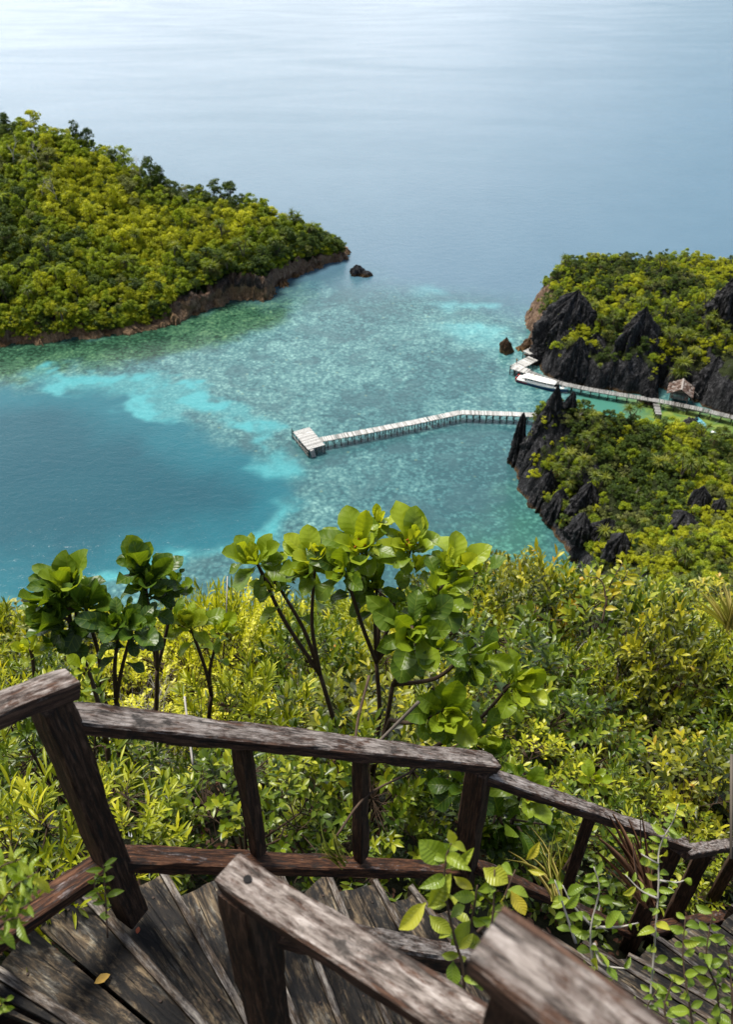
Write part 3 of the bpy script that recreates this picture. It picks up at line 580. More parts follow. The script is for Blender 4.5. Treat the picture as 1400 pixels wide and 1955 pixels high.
for i, (px, py, hh, rx_, lb) in enumerate([(1000, 938, 10, 2.4, 'slim black rib at the sheer seaward edge of the near hill'), (1024, 972, 9, 2.6, 'black rib at the waterline where the near hill turns inward'), (1046, 1002, 8, 2.6, 'black rib between the fluted buttress and the seaward edge'), (1098, 1062, 7, 2.4, 'small black rib just left of the lowest buttress'), (1018, 880, 16, 2.6, 'tall black rib beside the free standing stack')]):
    rock('cliff_rib', lb, atz(px, py) + Vector((1.6, 1.2, 0)), hh, rx_, rx_, 150 + i, ROCK_R, .8, (.08, .08), .36, cat='crag', nu=80, nv=80)
rock('lagoon_rock', 'rounded black boulder between bushes at the edge of the yellow green lagoon', atz(1314, 826), 4.6, 3.0, 2.4, 47, ROCK_R, .5, (0, 0), .25)
for i, (px, py, Y, hh, rr, lb) in enumerate([(1335, 962, 121, 6, 1.8, 'black spire poking out of the shrubs in the middle of the near hill'), (1370, 975, 119, 5, 1.8, 'smaller black spire right beside the spire in the shrubs'),
        (1110, 1010, 122, 6, 2.4, 'black crag among shrubs on the lower slope of the near hill'), (1185, 1045, 112, 5.5, 2.4, 'grey crag ringed by shrubs low on the near hill'), (1310, 990, 116, 3.5, 2.6, 'flat black crag below the spires on the near hill'), (1330, 1045, 106, 3.0, 1.6, 'small dark crag in the lower right scrub of the near hill')]):
    rock('karst_spire', lb, atY(px, py, Y) - Vector((0, 0, 1.5)), hh, rr, rr, 80 + i, ROCK_R, .9, (0, 0), .35, cat='rock')

# ================================================================ VEGETATION ACROSS THE BAY
G_YEL = leafmat('foliage_yellow_green', [(0.05, (.045, .060, .004)), (.35, (.24, .27, .008)), (.62, (.43, .45, .014)), (1, (.62, .60, .04))], .36, .55, .25, .25)
G_MID = leafmat('foliage_green', [(0.05, (.022, .045, .004)), (.35, (.125, .185, .008)), (.62, (.28, .35, .014)), (1, (.48, .50, .03))], .36, .55, .25, .25)
G_DRK = leafmat('foliage_dark', [(0.05, (.010, .022, .004)), (.35, (.034, .064, .009)), (.65, (.085, .13, .014)), (1, (.18, .22, .03))], .25, .55, .25, .25)
G_OLV = leafmat('foliage_olive_grey', [(0.05, (.030, .036, .010)), (.35, (.10, .12, .025)), (.65, (.19, .21, .06)), (1, (.30, .31, .12))], .25, .6, .2, .25)
G_PAN = leafmat('pandanus_leaf', [(0.0, (.10, .045, .015)), (.18, (.14, .10, .02)), (.3, (.045, .08, .012)), (.7, (.17, .22, .03)), (1, (.36, .36, .06))], .30, .45, .4, .3)
BARK = plain('grey_bark', (.13, .11, .09), .85, .2, .2, 9); BARK_W = plain('pale_dead_wood', (.42, .39, .35), .8, .2, .15, 12); BARK_D = plain('dark_stem_bark', (.095, .062, .042), .8, .2, .25, 25)

def crown_cloud(seed, rad, hgt, nl, per, leaf, base=.45):
    """a crown of many leaf clumps: uneven lobes scattered through a dome"""
    rng = np.random.default_rng(seed); c = Cloud()
    for i in range(nl):
        th = rng.uniform(0, 2 * math.pi); u = rng.uniform(0, 1) ** .5; zz = rng.uniform(-.35, 1)
        rr = math.sqrt(max(0, 1 - zz * zz)) * u * rad * rng.uniform(.75, 1.12)
        cen = np.array([rr * math.cos(th), rr * math.sin(th), hgt * (base + (1 - base) * zz * rng.uniform(.8, 1.1))]); lr = rad * rng.uniform(.15, .42)
        d = rdir(rng, per); d[:, 2] = np.abs(d[:, 2]) * 1.0 - .25; d = norm(d); pos = cen + d * lr * rng.uniform(.55, 1.05, (per, 1)) * np.array([1, 1, .8])
        ld = norm(d * .4 + rdir(rng, per)); nr = norm(d + rdir(rng, per) * .55 + np.array([0, 0, .5]))
        lobe = rng.normal(.5, .13)
        c.add(T_QUAD, pos - ld * leaf * .5, ld, nr, leaf * rng.uniform(.7, 1.3, per), leaf * rng.uniform(.45, .75, per), np.clip(lobe + rng.normal(0, .14, per), 0, 1))
    return c
def trunk_mb(seed, h, r, limbs=4, spread=1.0):
    rng = random.Random(seed); m = MB(); lean = rng.uniform(-.12, .12)
    m.tube([(0, 0, -.6), (lean * h * .3, 0, h * .35), (lean * h, lean * .5 * h, h * .75)], [r, r * .8, r * .45], 6)
    for i in range(limbs):
        a = rng.uniform(0, 6.28); z = h * rng.uniform(.35, .65)
        m.tube([(lean * z, 0, z), (math.cos(a) * spread * .5, math.sin(a) * spread * .5, z + h * .15), (math.cos(a) * spread, math.sin(a) * spread, z + h * .28)], [r * .45, r * .3, r * .12], 5)
    return m
PROTO = {}
def proto(kind, root, *ch): kids(root, *ch); PROTO.setdefault(kind, []).append([root, False]); return root
def place(kind, i, loc, rz, sc, label, group=None):
    P = PROTO[kind]; p = P[i % len(P)]
    if not p[1]:
        p[1] = True; r = p[0]; r.location = loc; r.rotation_euler = (0, 0, rz); r.scale = (sc,) * 3 if not hasattr(sc, '__len__') else sc; r['label'] = label
        if group: r['group'] = group
        return r
    r = dup(p[0], loc, (0, 0, rz), sc, label)
    if group: r['group'] = group
    return r
def treeproto(kind, name, cat, mat, seed, rad, h, nl, per, leaf, trunk_r=.14, trunkmat=None, cname='crown', tname='trunk', base=.45, n=1):
    r = thing(name, 'x', cat)
    a = ob(cname, crown_cloud(seed, rad, h, nl, per, leaf, base).mesh(cname, mat), r)
    b = trunk_mb(seed, h, trunk_r, 5, rad * .6).build(tname, trunkmat or BARK, r)
    return proto(kind, r, a, b)
for k, (kind, mat) in enumerate((('ty', G_YEL), ('tm', G_MID), ('td', G_DRK), ('to', G_OLV))):
    for j in range(3 if kind != 'to' else 2):
        treeproto(kind, 'forest_tree', 'tree', mat, 100 + k * 10 + j, 2.5, 5.2 + .4 * j, 24, 84, .34)
for k, (kind, mat) in enumerate((('by', G_YEL), ('bm', G_MID), ('bd', G_DRK), ('bo', G_OLV))):
    for j in range(3 if kind != 'bo' else 2):
        treeproto(kind, 'scrub_bush', 'bush', mat, 200 + k * 10 + j, 1.35, 2.1 + .2 * j, 15, 85, .21, .06, cname='foliage', tname='stem', base=.30)
def panproto(kind, seed, name, heads, L, trunk_h, n=34, label='x', cat='pandanus', mat=G_PAN):
    rng = np.random.default_rng(seed); r = thing(name, label, cat); c = Cloud(); m = MB()
    for hI in range(heads):
        a = rng.uniform(0, 6.28); rr = 0 if heads == 1 else rng.uniform(.4, 1.0) * L * .8; tz = trunk_h * rng.uniform(.75, 1.15)
        top = np.array([math.cos(a) * rr, math.sin(a) * rr, tz]); m.tube([(0, 0, -.4), (top[0] * .3, top[1] * .3, tz * .5), tuple(top)], [.10, .08, .06], 6)
        az = np.arange(n) * 2.4 + rng.uniform(0, 6); el = np.linspace(1.35, -.45, n) + rng.normal(0, .12, n)
        d = np.stack([np.cos(az) * np.cos(el), np.sin(az) * np.cos(el), np.sin(el)], 1); nr = np.stack([-np.cos(az) * np.sin(el), -np.sin(az) * np.sin(el), np.cos(el)], 1)
        tint = np.clip(np.linspace(.95, .35, n) + rng.normal(0, .1, n), .2, 1); tint[-6:] = rng.uniform(0, .3, 6)
        for q in range(3):
            s = np.arange(n) % 3 == q; c.add(T_STRAP[q], np.repeat(top[None], s.sum(), 0), d[s], nr[s], L * rng.uniform(.75, 1.15, s.sum()), .10 * L, tint[s])
    a = ob('leaf_head', c.mesh('leaf_head', mat), r); b = m.build('trunk', BARK, r); return proto(kind, r, a, b)
for j in range(4): panproto('pan', 300 + j, 'pandanus', 1 + j % 4, 1.25, 1.3 + .7 * (j % 3))
def palmproto(kind, seed, L=3.2, nf=15):
    rng = np.random.default_rng(seed); r = thing('small_palm', 'x', 'palm'); c = Cloud(); m = MB(); m.tube([(0, 0, -.5), (.1, .05, 1.4), (.15, .1, 2.6)], [.14, .11, .09], 7)
    for i in range(nf):
        az = i * 2.4 + rng.uniform(-.2, .2); el = 1.1 - 1.5 * i / nf; pts = []; p = np.array([.15, .1, 2.6]); d0 = el
        for s in range(9):
            d = np.array([math.cos(az) * math.cos(d0), math.sin(az) * math.cos(d0), math.sin(d0)]); pts.append((p.copy(), d)); p = p + d * L / 9; d0 -= .16
        m.tube([q[0] for q in pts], [.03 - .0028 * s for s in range(9)], 4)
        for s in range(1, 9):
            p, d = pts[s]; side = norm(np.cross(d, [0, 0, 1])); 
            for sg in (-1, 1):
                for f in (0, .5):
                    ld = norm(side * sg + d * .7 - np.array([0, 0, .35])); c.add(T_STRAP[1], p + d * f * L / 9, ld, np.cross(ld, d) * sg + np.array([0, 0, .2]), .62 * (1.15 - s / 11), .085, rng.uniform(.35, .7))
    a = ob('frond_leaflets', c.mesh('frond_leaflets', G_MID), r); b = m.build('trunk', BARK, r); return proto(kind, r, a, b)
palmproto('palm', 401); palmproto('palm', 402)
def dead_mb(seed, h, r, depth=4, spread=.55):
    rng = random.Random(seed); m = MB()
    def br(p, d, L, rad, lv):
        q = p + d * L * .5 + Vector((rng.uniform(-.08, .08), rng.uniform(-.08, .08), 0)) * L; e = q + (d + Vector((rng.uniform(-.3, .3), rng.uniform(-.3, .3), .05))).normalized() * L * .5
        m.tube([p, q, e], [rad, rad * .8, rad * .55], 5 if lv > 2 else 4, cap=False)
        if lv > 0:
            for i in range(rng.choice((2, 3))):
                dd = (d + Vector((rng.uniform(-1, 1), rng.uniform(-1, 1), rng.uniform(-.2, .5))) * spread * 1.6).normalized(); br(e if i else q, dd, L * rng.uniform(.6, .8), rad * .55, lv - 1)
    br(Vector((0, 0, -.2)), Vector((rng.uniform(-.15, .15), rng.uniform(-.15, .15), 1)).normalized(), h * .38, r, depth); return m
for j in range(3):
    o = dead_mb(500 + j, 5.2, .11).build('bare_tree', BARK_W); tag(o, 'x', 'bare tree'); proto('dead', o)
for j in range(3):
    o = dead_mb(520 + j, 2.4, .035, 5, .9).build('bare_bush', BARK_W); tag(o, 'x', 'bare bush'); proto('deadb', o)

def scatter_stuff(name, label, pts, protos, smin, smax, seed=0):
    """one object: a cloud of points, each carrying a copy of one of the protos' foliage meshes"""
    rng = np.random.default_rng(seed); pts = np.asarray(pts, float); n = len(pts)
    me = bpy.data.meshes.new(name); me.vertices.add(n); me.vertices.foreach_set('co', pts.astype(np.float32).ravel())
    for k, v in (('scl', rng.uniform(smin, smax, n)), ('rot', rng.uniform(0, 6.28, n)), ('pick', rng.integers(0, len(protos), n).astype(float))):
        a = me.attributes.new(k, 'FLOAT', 'POINT'); a.data.foreach_set('value', v.astype(np.float32))
    o = ob(name, me); tag(o, label, None, None, 'stuff')
    g = bpy.data.node_groups.new(name, 'GeometryNodeTree'); g.interface.new_socket('Geometry', in_out='INPUT', socket_type='NodeSocketGeometry'); g.interface.new_socket('Geometry', in_out='OUTPUT', socket_type='NodeSocketGeometry')
    N = g.nodes.new; L = g.links.new; gi, go = N('NodeGroupInput'), N('NodeGroupOutput'); iop = N('GeometryNodeInstanceOnPoints'); j = N('GeometryNodeJoinGeometry')
    for p in protos:
        oi = N('GeometryNodeObjectInfo'); oi.inputs['Object'].default_value = p; oi.inputs['As Instance'].default_value = True; L(oi.outputs['Geometry'], j.inputs[0])
    def at(k):
        a = N('GeometryNodeInputNamedAttribute'); a.data_type = 'FLOAT'; a.inputs['Name'].default_value = k; return a.outputs['Attribute']
    iop.inputs['Pick Instance'].default_value = True; fi = N('FunctionNodeFloatToInt'); L(at('pick'), fi.inputs[0]); L(fi.outputs[0], iop.inputs['Instance Index'])
    cx = N('ShaderNodeCombineXYZ'); L(at('rot'), cx.inputs[2]); er = N('FunctionNodeEulerToRotation'); L(cx.outputs[0], er.inputs[0]); L(er.outputs[0], iop.inputs['Rotation'])
    cs = N('ShaderNodeCombineXYZ'); s = at('scl')
    for i in range(3): L(s, cs.inputs[i])
    L(cs.outputs[0], iop.inputs['Scale']); L(gi.outputs[0], iop.inputs['Points']); L(j.outputs[0], iop.inputs['Instance']); L(iop.outputs[0], go.inputs[0])
    md = o.modifiers.new('scatter', 'NODES'); md.node_group = g; return o
def crowns(*kinds): return [KIDS[p[0].name][0] for k in kinds for p in PROTO[k]]

# ---- the wooded island on the left
def island_cover():
    rng = np.random.default_rng(7); n = 9000; u = rng.uniform(-90, 655, n); v = rng.uniform(.035, 1.06, n); X, Y, Z = island_point(u, v)
    # an even spread over the slope: dart throwing on the ground
    got = []; cell = {}; size = rng.uniform(.5, 1.35, n)
    for i in range(n):
        tip = sst(540, 650, u[i]); s = size[i] * (1 - .55 * tip) * (.8 + .2 * min(1, v[i] * 4)); rmin = 3.3 * s; k = (int(X[i] // 4), int(Y[i] // 4)); ok = True
        if tip > .9 and rng.random() < .5: continue
        if v[i] < .035 + .045 * sst(310, 380, u[i]) * (.4 + 1.2 * vn(u[i] * .03, 2.2, 0, 5)): continue
        for a in (-1, 0, 1):
            for b in (-1, 0, 1):
                for (x, y, r) in cell.get((k[0] + a, k[1] + b), ()):
                    if (x - X[i]) ** 2 + (y - Y[i]) ** 2 < (.5 * (r + rmin)) ** 2: ok = False; break
                if not ok: break
            if not ok: break
        if ok: cell.setdefault(k, []).append((X[i], Y[i], rmin)); got.append((X[i], Y[i], Z[i], s, u[i], v[i]))
    # the ones that show largest become trees of their own
    sc = []
    for g in got:
        px, py, t = proj(g[0], g[1], g[2] + 3); inn = -10 < px < 720
        sc.append((g[3] / t * (1 if inn else .1)) * (1 + .15 * rng.random()) * (1 if g[5] < 1 else .6))
    order = np.argsort(-np.array(sc)); own = set(order[:282].tolist()); rest = []
    for i, g in enumerate(got):
        x, y, z, s, uu, vv = g; z -= .5
        yel = vn(x * .045, y * .045, 0, 91) + .35 * math.exp(-((uu - 230) / 190) ** 2 - ((vv - .62) / .33) ** 2) - .12 * (vv < .25) - .22 * max(0, (60 - uu) / 100) * (vv < .6) - .1 * (vv > .95)
        q = yel + rng.normal(0, .13); kind = 'ty' if q > .60 else ('tm' if q > .31 else 'td')
        if rng.random() < .07: kind = 'to'
        if i in own:
            lab = {'ty': 'bushy yellow green tree crown in the dense forest on the left island', 'tm': 'bushy bright green tree crown in the dense forest on the left island', 'td': 'dark green tree crown in the dense forest on the left island', 'to': 'dull grey green tree crown in the dense forest on the left island'}[kind]
            place(kind, int(rng.integers(9)), (x, y, z), rng.uniform(0, 6.28), (s * rng.uniform(.85, 1.2), s * rng.uniform(.85, 1.2), s * rng.uniform(.8, 1.3)), lab, {'ty': 'yellow green', 'tm': 'bright green', 'td': 'dark green', 'to': 'grey green'}[kind] + ' trees of the island forest')
        else: rest.append((x, y, z, kind))
    for kk, nm in (('ty', 'yellow green'), ('tm', 'bright green'), ('td', 'dark green'), ('to', 'grey green')):
        p = [r[:3] for r in rest if r[3] == kk]
        if p: scatter_stuff('forest_trees', 'further ' + nm + ' crowns filling the forest of the left island', p, crowns(kk), .75, 1.1, 5)
    m = 3000; u = rng.uniform(-90, 640, m); v = np.where((rng.random(m) < .16) & (u < 330), rng.uniform(.012, .05, m), rng.uniform(.03, 1.0, m)); q_ = (u < 330) | (v > .07); u, v = u[q_], v[q_]; X, Y, Z = island_point(u, v)
    scatter_stuff('undergrowth', 'low green undergrowth between the trees of the left island', np.stack([X, Y, Z], 1), crowns('bm', 'bd', 'by'), .9, 1.5, 6)
    def on(px, py):                                                # where the ray meets the island's front slope
        best = None
        for vv in np.linspace(.03, 1.0, 60):
            X, Y, Z = island_point(px, vv); a, b, t = proj(float(X), float(Y), float(Z)); e = abs(b - py)
            if best is None or e < best[0]: best = (e, float(X), float(Y), float(Z))
        return best[1:]
    for i, (px, py, s, lab) in enumerate([(292, 372, 1.5, 'tall dark tree standing above the ridge line near the middle of the left island'), (308, 378, 1.2, 'thin dark tree right beside the tall one on the ridge of the left island'), (150, 292, 1.1, 'dark flat topped tree on the skyline above the yellow slope'), (172, 300, 1.15, 'second dark flat topped tree on the skyline above the yellow slope'), (14, 262, .9, 'small dark tree on the highest point of the skyline at the left edge')]):
        x, y, z = on(px, py); place('td', i, (x, y + 1, z + .4), i * 1.3, (s * .8, s * .8, s * 1.45), lab)
    for i, (px, py, s, lab) in enumerate([(36, 318, 1.4, 'forked bare white tree high on the slope at the left edge of the forest'), (82, 322, 1.0, 'short bare white tree beside the yellow crowns near the ridge'), (118, 388, 1.2, 'bare white stem rising from the middle of the yellow slope'), (92, 385, 1.0, 'thin bare white trunk at the left of the yellow slope'), (275, 352, 1.2, 'bare white twig tree left of the tall dark ridge tree'), (365, 400, 1.0, 'bare pale tree on the ridge right of the dip')]):
        x, y, z = on(px, py); place('dead', i, (x, y - 2.5, z + 2.6), i * 2.1, s * 1.3, lab)
    pp = [(60, 470), (20, 560), (105, 500), (250, 520), (130, 620), (340, 500), (430, 470), (505, 400), (522, 405), (540, 418), (563, 425), (602, 437), (632, 458), (386, 372), (470, 500), (410, 530), (560, 470), (590, 462), (535, 500), (440, 520), (70, 575), (270, 470)]
    for i, (px, py) in enumerate(pp):
        x, y, z = on(px, py); ridge = i in (7, 8, 9, 10, 11, 12, 13)
        place('pan', i, (x, y - (0 if ridge else 2), z + (1.2 if ridge else 2.4)), i, 1.9 if not ridge else 1.6,
              'spiky pandanus standing up on the skyline of the left island' if ridge else 'spiky pandanus head among the tree crowns of the left island', 'pandanus on the island skyline' if ridge else 'pandanus in the island forest')
    for i, (px, py) in enumerate([(120, 535), (18, 395)]):
        x, y, z = on(px, py + 10); place('palm', i, (x, y - 2, z + 2), i, 1.3, ('feathery palm low in the forest of the left island', 'feathery palm at the left edge halfway up the forest')[i])
island_cover()

# ---- scrub on the headland and on the near hill
BARE = [(1052, 640, 40), (1075, 600, 26), (1060, 690, 36), (1095, 690, 32), (1130, 690, 32), (1160, 700, 30), (1215, 690, 34), (1235, 655, 26), (1190, 720, 34), (1160, 670, 22), (1375, 620, 24), (1340, 700, 34), (1390, 700, 36), (1300, 690, 20), (1270, 715, 18), (1350, 740, 24), (1395, 745, 20), (1040, 560, 22), (1030, 600, 24), (1025, 640, 20), (1100, 520, 12), (1120, 735, 24),
        (1010, 900, 34), (1040, 860, 30), (1060, 820, 22), (1030, 940, 24), (1050, 980, 22), (1075, 1030, 24), (1100, 1010, 22), (1110, 1070, 26), (1120, 1110, 22), (1180, 1040, 16), (1340, 965, 17), (1370, 975, 13), (1310, 992, 16), (1110, 960, 14), (1130, 1060, 15), (1330, 1045, 10), (1075, 785, 18), (1290, 985, 11)]
def scrub(fn, seed, x0, x1, y0, y1, nb, spacing, where, grp, pxr):
    lowrock = fn is head_h
    rng = np.random.default_rng(seed); n = nb * 30; X = rng.uniform(x0, x1, n); Y = rng.uniform(y0, y1, n); Z, d = fn(X, Y); e = .6
    gx = (fn(X + e, Y)[0] - Z) / e; gy = (fn(X, Y + e)[0] - Z) / e; sl = np.hypot(gx, gy)
    px, py, t = proj(X, Y, Z + .6); ok = (d > 1.2) & (Z > 1) & (px > -40) & (px < 1480) & (py < 1260)
    keep = []; cell = {}
    for i in np.nonzero(ok)[0]:
        bare = any((px[i] - a) ** 2 + ((py[i] - b) * 1.2) ** 2 < r * r for a, b, r in BARE)
        p = 1.0 if sl[i] < 1.3 else (.35 if sl[i] < 2.6 else .1)
        if bare: p *= .10
        if lowrock and Z[i] < 7.0 + 3 * (vn(X[i] * .12, Y[i] * .12, 0, 99) - .5) * 2: p *= .30
        if not lowrock and d[i] < 4.5 and X[i] < 62 and Y[i] > 95: p *= .35
        if rng.random() > p: continue
        s = rng.uniform(.6, 1.25) * (.55 if (bare or sl[i] > 2) else 1); r = spacing * s; k = (int(X[i] // 3), int(Y[i] // 3))
        if all((x - X[i]) ** 2 + (y - Y[i]) ** 2 >= (.5 * (q + r)) ** 2 for a in (-1, 0, 1) for b in (-1, 0, 1) for (x, y, q) in cell.get((k[0] + a, k[1] + b), ())):
            cell.setdefault(k, []).append((X[i], Y[i], r)); keep.append((X[i], Y[i], Z[i], s, px[i], py[i], t[i]))
    return keep, rng
def cover(keep, rng, where, nown, seed):
    sc = np.array([g[3] / g[6] * (1 if g[4] < 1410 else .1) * (1 if g[5] < 1150 else .15) * rng.uniform(.9, 1.1) for g in keep]); own = set(np.argsort(-sc)[:nown].tolist()); rest = {}
    for i, (x, y, z, s, px, py, t) in enumerate(keep):
        q = vn(x * .09, y * .09, 0, seed) * .8 + .1 + rng.normal(0, .14); kind = 'by' if q > .55 else ('bm' if q > .38 else 'bd')
        if rng.random() < .13: kind = 'bo'
        if i in own:
            nm = {'by': 'yellow green', 'bm': 'bright green', 'bd': 'dark green', 'bo': 'dull olive'}[kind]
            place(kind, int(rng.integers(9)), (x, y, z - .25), rng.uniform(0, 6.28), (s * rng.uniform(.9, 1.2), s * rng.uniform(.9, 1.2), s * rng.uniform(.8, 1.25)), nm + ' leafy bush in the scrub covering ' + where, nm + ' bushes on ' + where)
        else: rest.setdefault(kind, []).append((x, y, z - .2))
    for k, p in rest.items(): scatter_stuff('scrub', {'by': 'further yellow green', 'bm': 'further bright green', 'bd': 'further dark green', 'bo': 'further olive'}[k] + ' scrub covering ' + where, p, crowns(k), .6, 1.15, seed)
WH, WN = 'the far headland with cliffs', 'the near right hill'
k1, r1_ = scrub(head_h, 31, 46, 150, 184, 250, 700, 2.0, WH, '', None); cover(k1, r1_, WH, 110, 31)
k2, r2_ = scrub(hill_h, 32, 28, 120, 66, 158, 1500, 1.65, WN, '', None); cover(k2, r2_, WN, 170, 32)
def clumps(fn, seed, x0, x1, y0, y1, n, where):
    rng = np.random.default_rng(seed); X = rng.uniform(x0, x1, n); Y = rng.uniform(y0, y1, n); Z, d = fn(X, Y); e = .5; sl = np.hypot((fn(X + e, Y)[0] - Z) / e, (fn(X, Y + e)[0] - Z) / e)
    px, py, t = proj(X, Y, Z); ok = (d > .8) & (Z > 1.6) & (px < 1470) & (py < 1250)
    b = np.zeros(n, bool)
    for a, c, r in BARE: b |= (px - a) ** 2 + ((py - c) * 1.2) ** 2 < (r * 1.05) ** 2
    if fn is head_h: b |= (Z < 6.5) & (rng.random(n) < .7)
    ok &= rng.random(n) < np.where(b, .12, np.where(sl < 1.6, .9, np.where(sl < 3, .3, .12))) * (.35 + .65 * (fbm(X * .25, Y * .25, 0, 77) > .43))
    P = np.stack([X, Y, Z - .1], 1)[ok]; scatter_stuff('ground_cover', 'low leafy ground cover on ' + where, P, crowns('bm', 'by', 'bo', 'bd'), .22, .5, seed)
clumps(head_h, 41, 46, 150, 184, 250, 5200, WH); clumps(hill_h, 42, 28, 120, 66, 158, 7500, WN)
def hit(fn, px, py, lo, hi):
    a, b, c = ray(px, py); Ys = np.arange(lo, hi, .25); X = a / b * Ys; Zr = EYE + c / b * Ys; Z = fn(X, Ys)[0]; i = np.nonzero(Zr <= Z)[0]
    i = i[0] if len(i) else len(Ys) - 1; return X[i], Ys[i], max(Z[i], 0.0)
hp = [(1081, 512, 2, 1.3), (1112, 512, 1, .9), (1145, 511, 1, 1.1), (1050, 555, 1, .8), (1262, 512, 2, 1.3), (1282, 512, 1, 1.2), (1120, 590, 2, 1.2), (1135, 600, 2, 1.2), (1150, 618, 1, 1.4), (1170, 620, 2, 1.1), (1205, 630, 2, 1.2), (1225, 595, 2, 1.3), (1240, 560, 2, 1.3), (1345, 585, 2, 1.4), (1330, 600, 1, 1.2), (1280, 660, 2, 1.6), (1350, 625, 2, 1.3), (1370, 640, 2, 1.3), (1385, 655, 1, 1.4), (1318, 648, 3, 1.5), (1300, 700, 3, 1.7), (1290, 725, 3, 1.7), (1325, 690, 2, 1.3), (1155, 640, 1, .8), (1085, 655, 1, .9), (1098, 668, 1, .7), (1105, 600, 1, .8), (1145, 700, 1, .7), (1395, 610, 2, 1.4), (1270, 600, 2, 1.2), (1190, 560, 1, 1.1), (1380, 570, 2, 1.2)]
for i, (px, py, k, s) in enumerate(hp):
    x, y, z = hit(head_h, px, py + 6, 184, 245); sky_ = py < 515
    place('pan', k, (x, y, z + .2), i * 1.7, s, 'spiky pandanus silhouetted on the top edge of the far headland' if sky_ else 'spiky pandanus rooted on the rocks of the far headland with cliffs', 'pandanus on the headland top' if sky_ else 'pandanus on the headland')
hq = [(1232, 775, 3, 1.7), (1222, 790, 2, 1.5), (1282, 800, 1, 1.5), (1240, 800, 2, 1.2), (1130, 815, 2, 1.1), (1142, 830, 1, 1.2), (1122, 845, 2, 1.1), (1105, 885, 1, 1.3), (1118, 860, 2, 1.1), (1085, 890, 2, 1.3), (1068, 905, 3, 1.3), (1100, 915, 2, 1.2), (1082, 930, 1, 1.1), (1140, 935, 2, 1.3), (1155, 1032, 1, 1.4), (1084, 975, 1, 1.2), (1260, 890, 3, 1.4), (1300, 905, 2, 1.4), (1320, 915, 2, 1.5), (1395, 930, 2, 1.4), (1340, 830, 2, 1.0), (1360, 850, 2, 1.1), (1288, 1080, 2, 1.3), (1225, 1010, 1, 1.1), (1050, 960, 1, .9), (1205, 800, 2, 1.2), (1378, 825, 1, 1.1), (1395, 1150, 1, 1.3), (1300, 1140, 2, 1.2)]
for i, (px, py, k, s) in enumerate(hq):
    x, y, z = hit(hill_h, px, py + 8, 68, 160)
    place('pan', k, (x, y, z + .3), i * 1.3, s, 'spiky yellow green pandanus rosette growing through the scrub of the near right hill', 'pandanus on the near hill')
for i, (px, py, s, lab) in enumerate([(1250, 885, .85, 'feathery palm in the scrub below the lagoon rock'), (1345, 1090, .95, 'feathery palm low on the near right hill above the shrub edge'), (1265, 840, .7, 'small feathery palm just below the lagoon on the near hill')]):
    x, y, z = hit(hill_h, px, py + 12, 68, 160); place('palm', i, (x, y, z - 1.2), i * 2, s, lab)
for i, (px, py, s, lab) in enumerate([(1212, 945, 1.2, 'pale leafless bush in the middle of the near right hill'), (1208, 1118, 1.5, 'pale leafless bush beside the lowest black buttress'), (1105, 790, .9, 'grey leafless bush on top of the near hill behind the black horns'), (1170, 1000, .8, 'small grey leafless bush left of the crag on the near hill'), (1310, 1000, .9, 'grey leafless bush under the flat crag on the near hill')]):
    x, y, z = hit(hill_h, px, py + 10, 68, 160); place('deadb', i, (x, y, z + .4), i * 2, s, lab)

# ================================================================ PIERS, HUT, BOATS, PEOPLE
def deckmat(nm='bleached_deck', k=1.0):
    M = Mat(nm); P = M.obj((1, 1, 1)); br = M.attr('plank')
    n = M.noise(2.2, P, 6, .65); n2 = M.noise(.45, P, 4, .6)
    c = M.ramp(M.math('ADD', M.math('MULTIPLY', n, .55), M.math('MULTIPLY', br, .45)), [(.22, (.10, .095, .09)), (.34, (.24, .235, .23)), (.52, (.42, .415, .41)), (.72, (.56, .555, .55))])
    c = M.mix(M.math('MULTIPLY', M.math('SUBTRACT', n2, .60), 6.0, clamp=True), c, (.22, .21, .20))
    c = M.mix(1.0, c, (k, k, k * .98), 'MULTIPLY')
    return M.done(M.bsdf(c, .85, .2, M.bump(n, .4, .02)))
DECKG = None
DECK = deckmat(); DECKG = deckmat('grey_deck', .52); PILE = plain('wet_dark_timber', (.040, .033, .028), .8, .25, .25, 6); BEAMW = plain('grey_timber', (.30, .28, .26), .85, .2, .2, 7)
def plank_run(pts, width, z, th=.06, pw=.20, gap=.035, seed=0, missing=.012, w2=None):
    """cross planks laid along a centre line; returns mesh builder and a per-face tone"""
    rng = random.Random(seed); m = MB(); tone = []
    for i in range(len(pts) - 1):
        a, b = Vector(pts[i]), Vector(pts[i + 1]); L = (b - a).length; d = (b - a) / L; ang = math.atan2(d.y, d.x); n = int(L / pw)
        for k in range(n):
            t = (k + .5) / n
            if rng.random() < missing: continue
            c = a + d * L * t; off = rng.uniform(-.05, .05); nx, ny = -d.y, d.x
            m.box((c.x + nx * off, c.y + ny * off, z + rng.uniform(-.012, .012)), (L / n - gap, width + rng.uniform(-.08, .06), th), rz=ang)
            tone += [rng.random()] * 6
    return m, tone
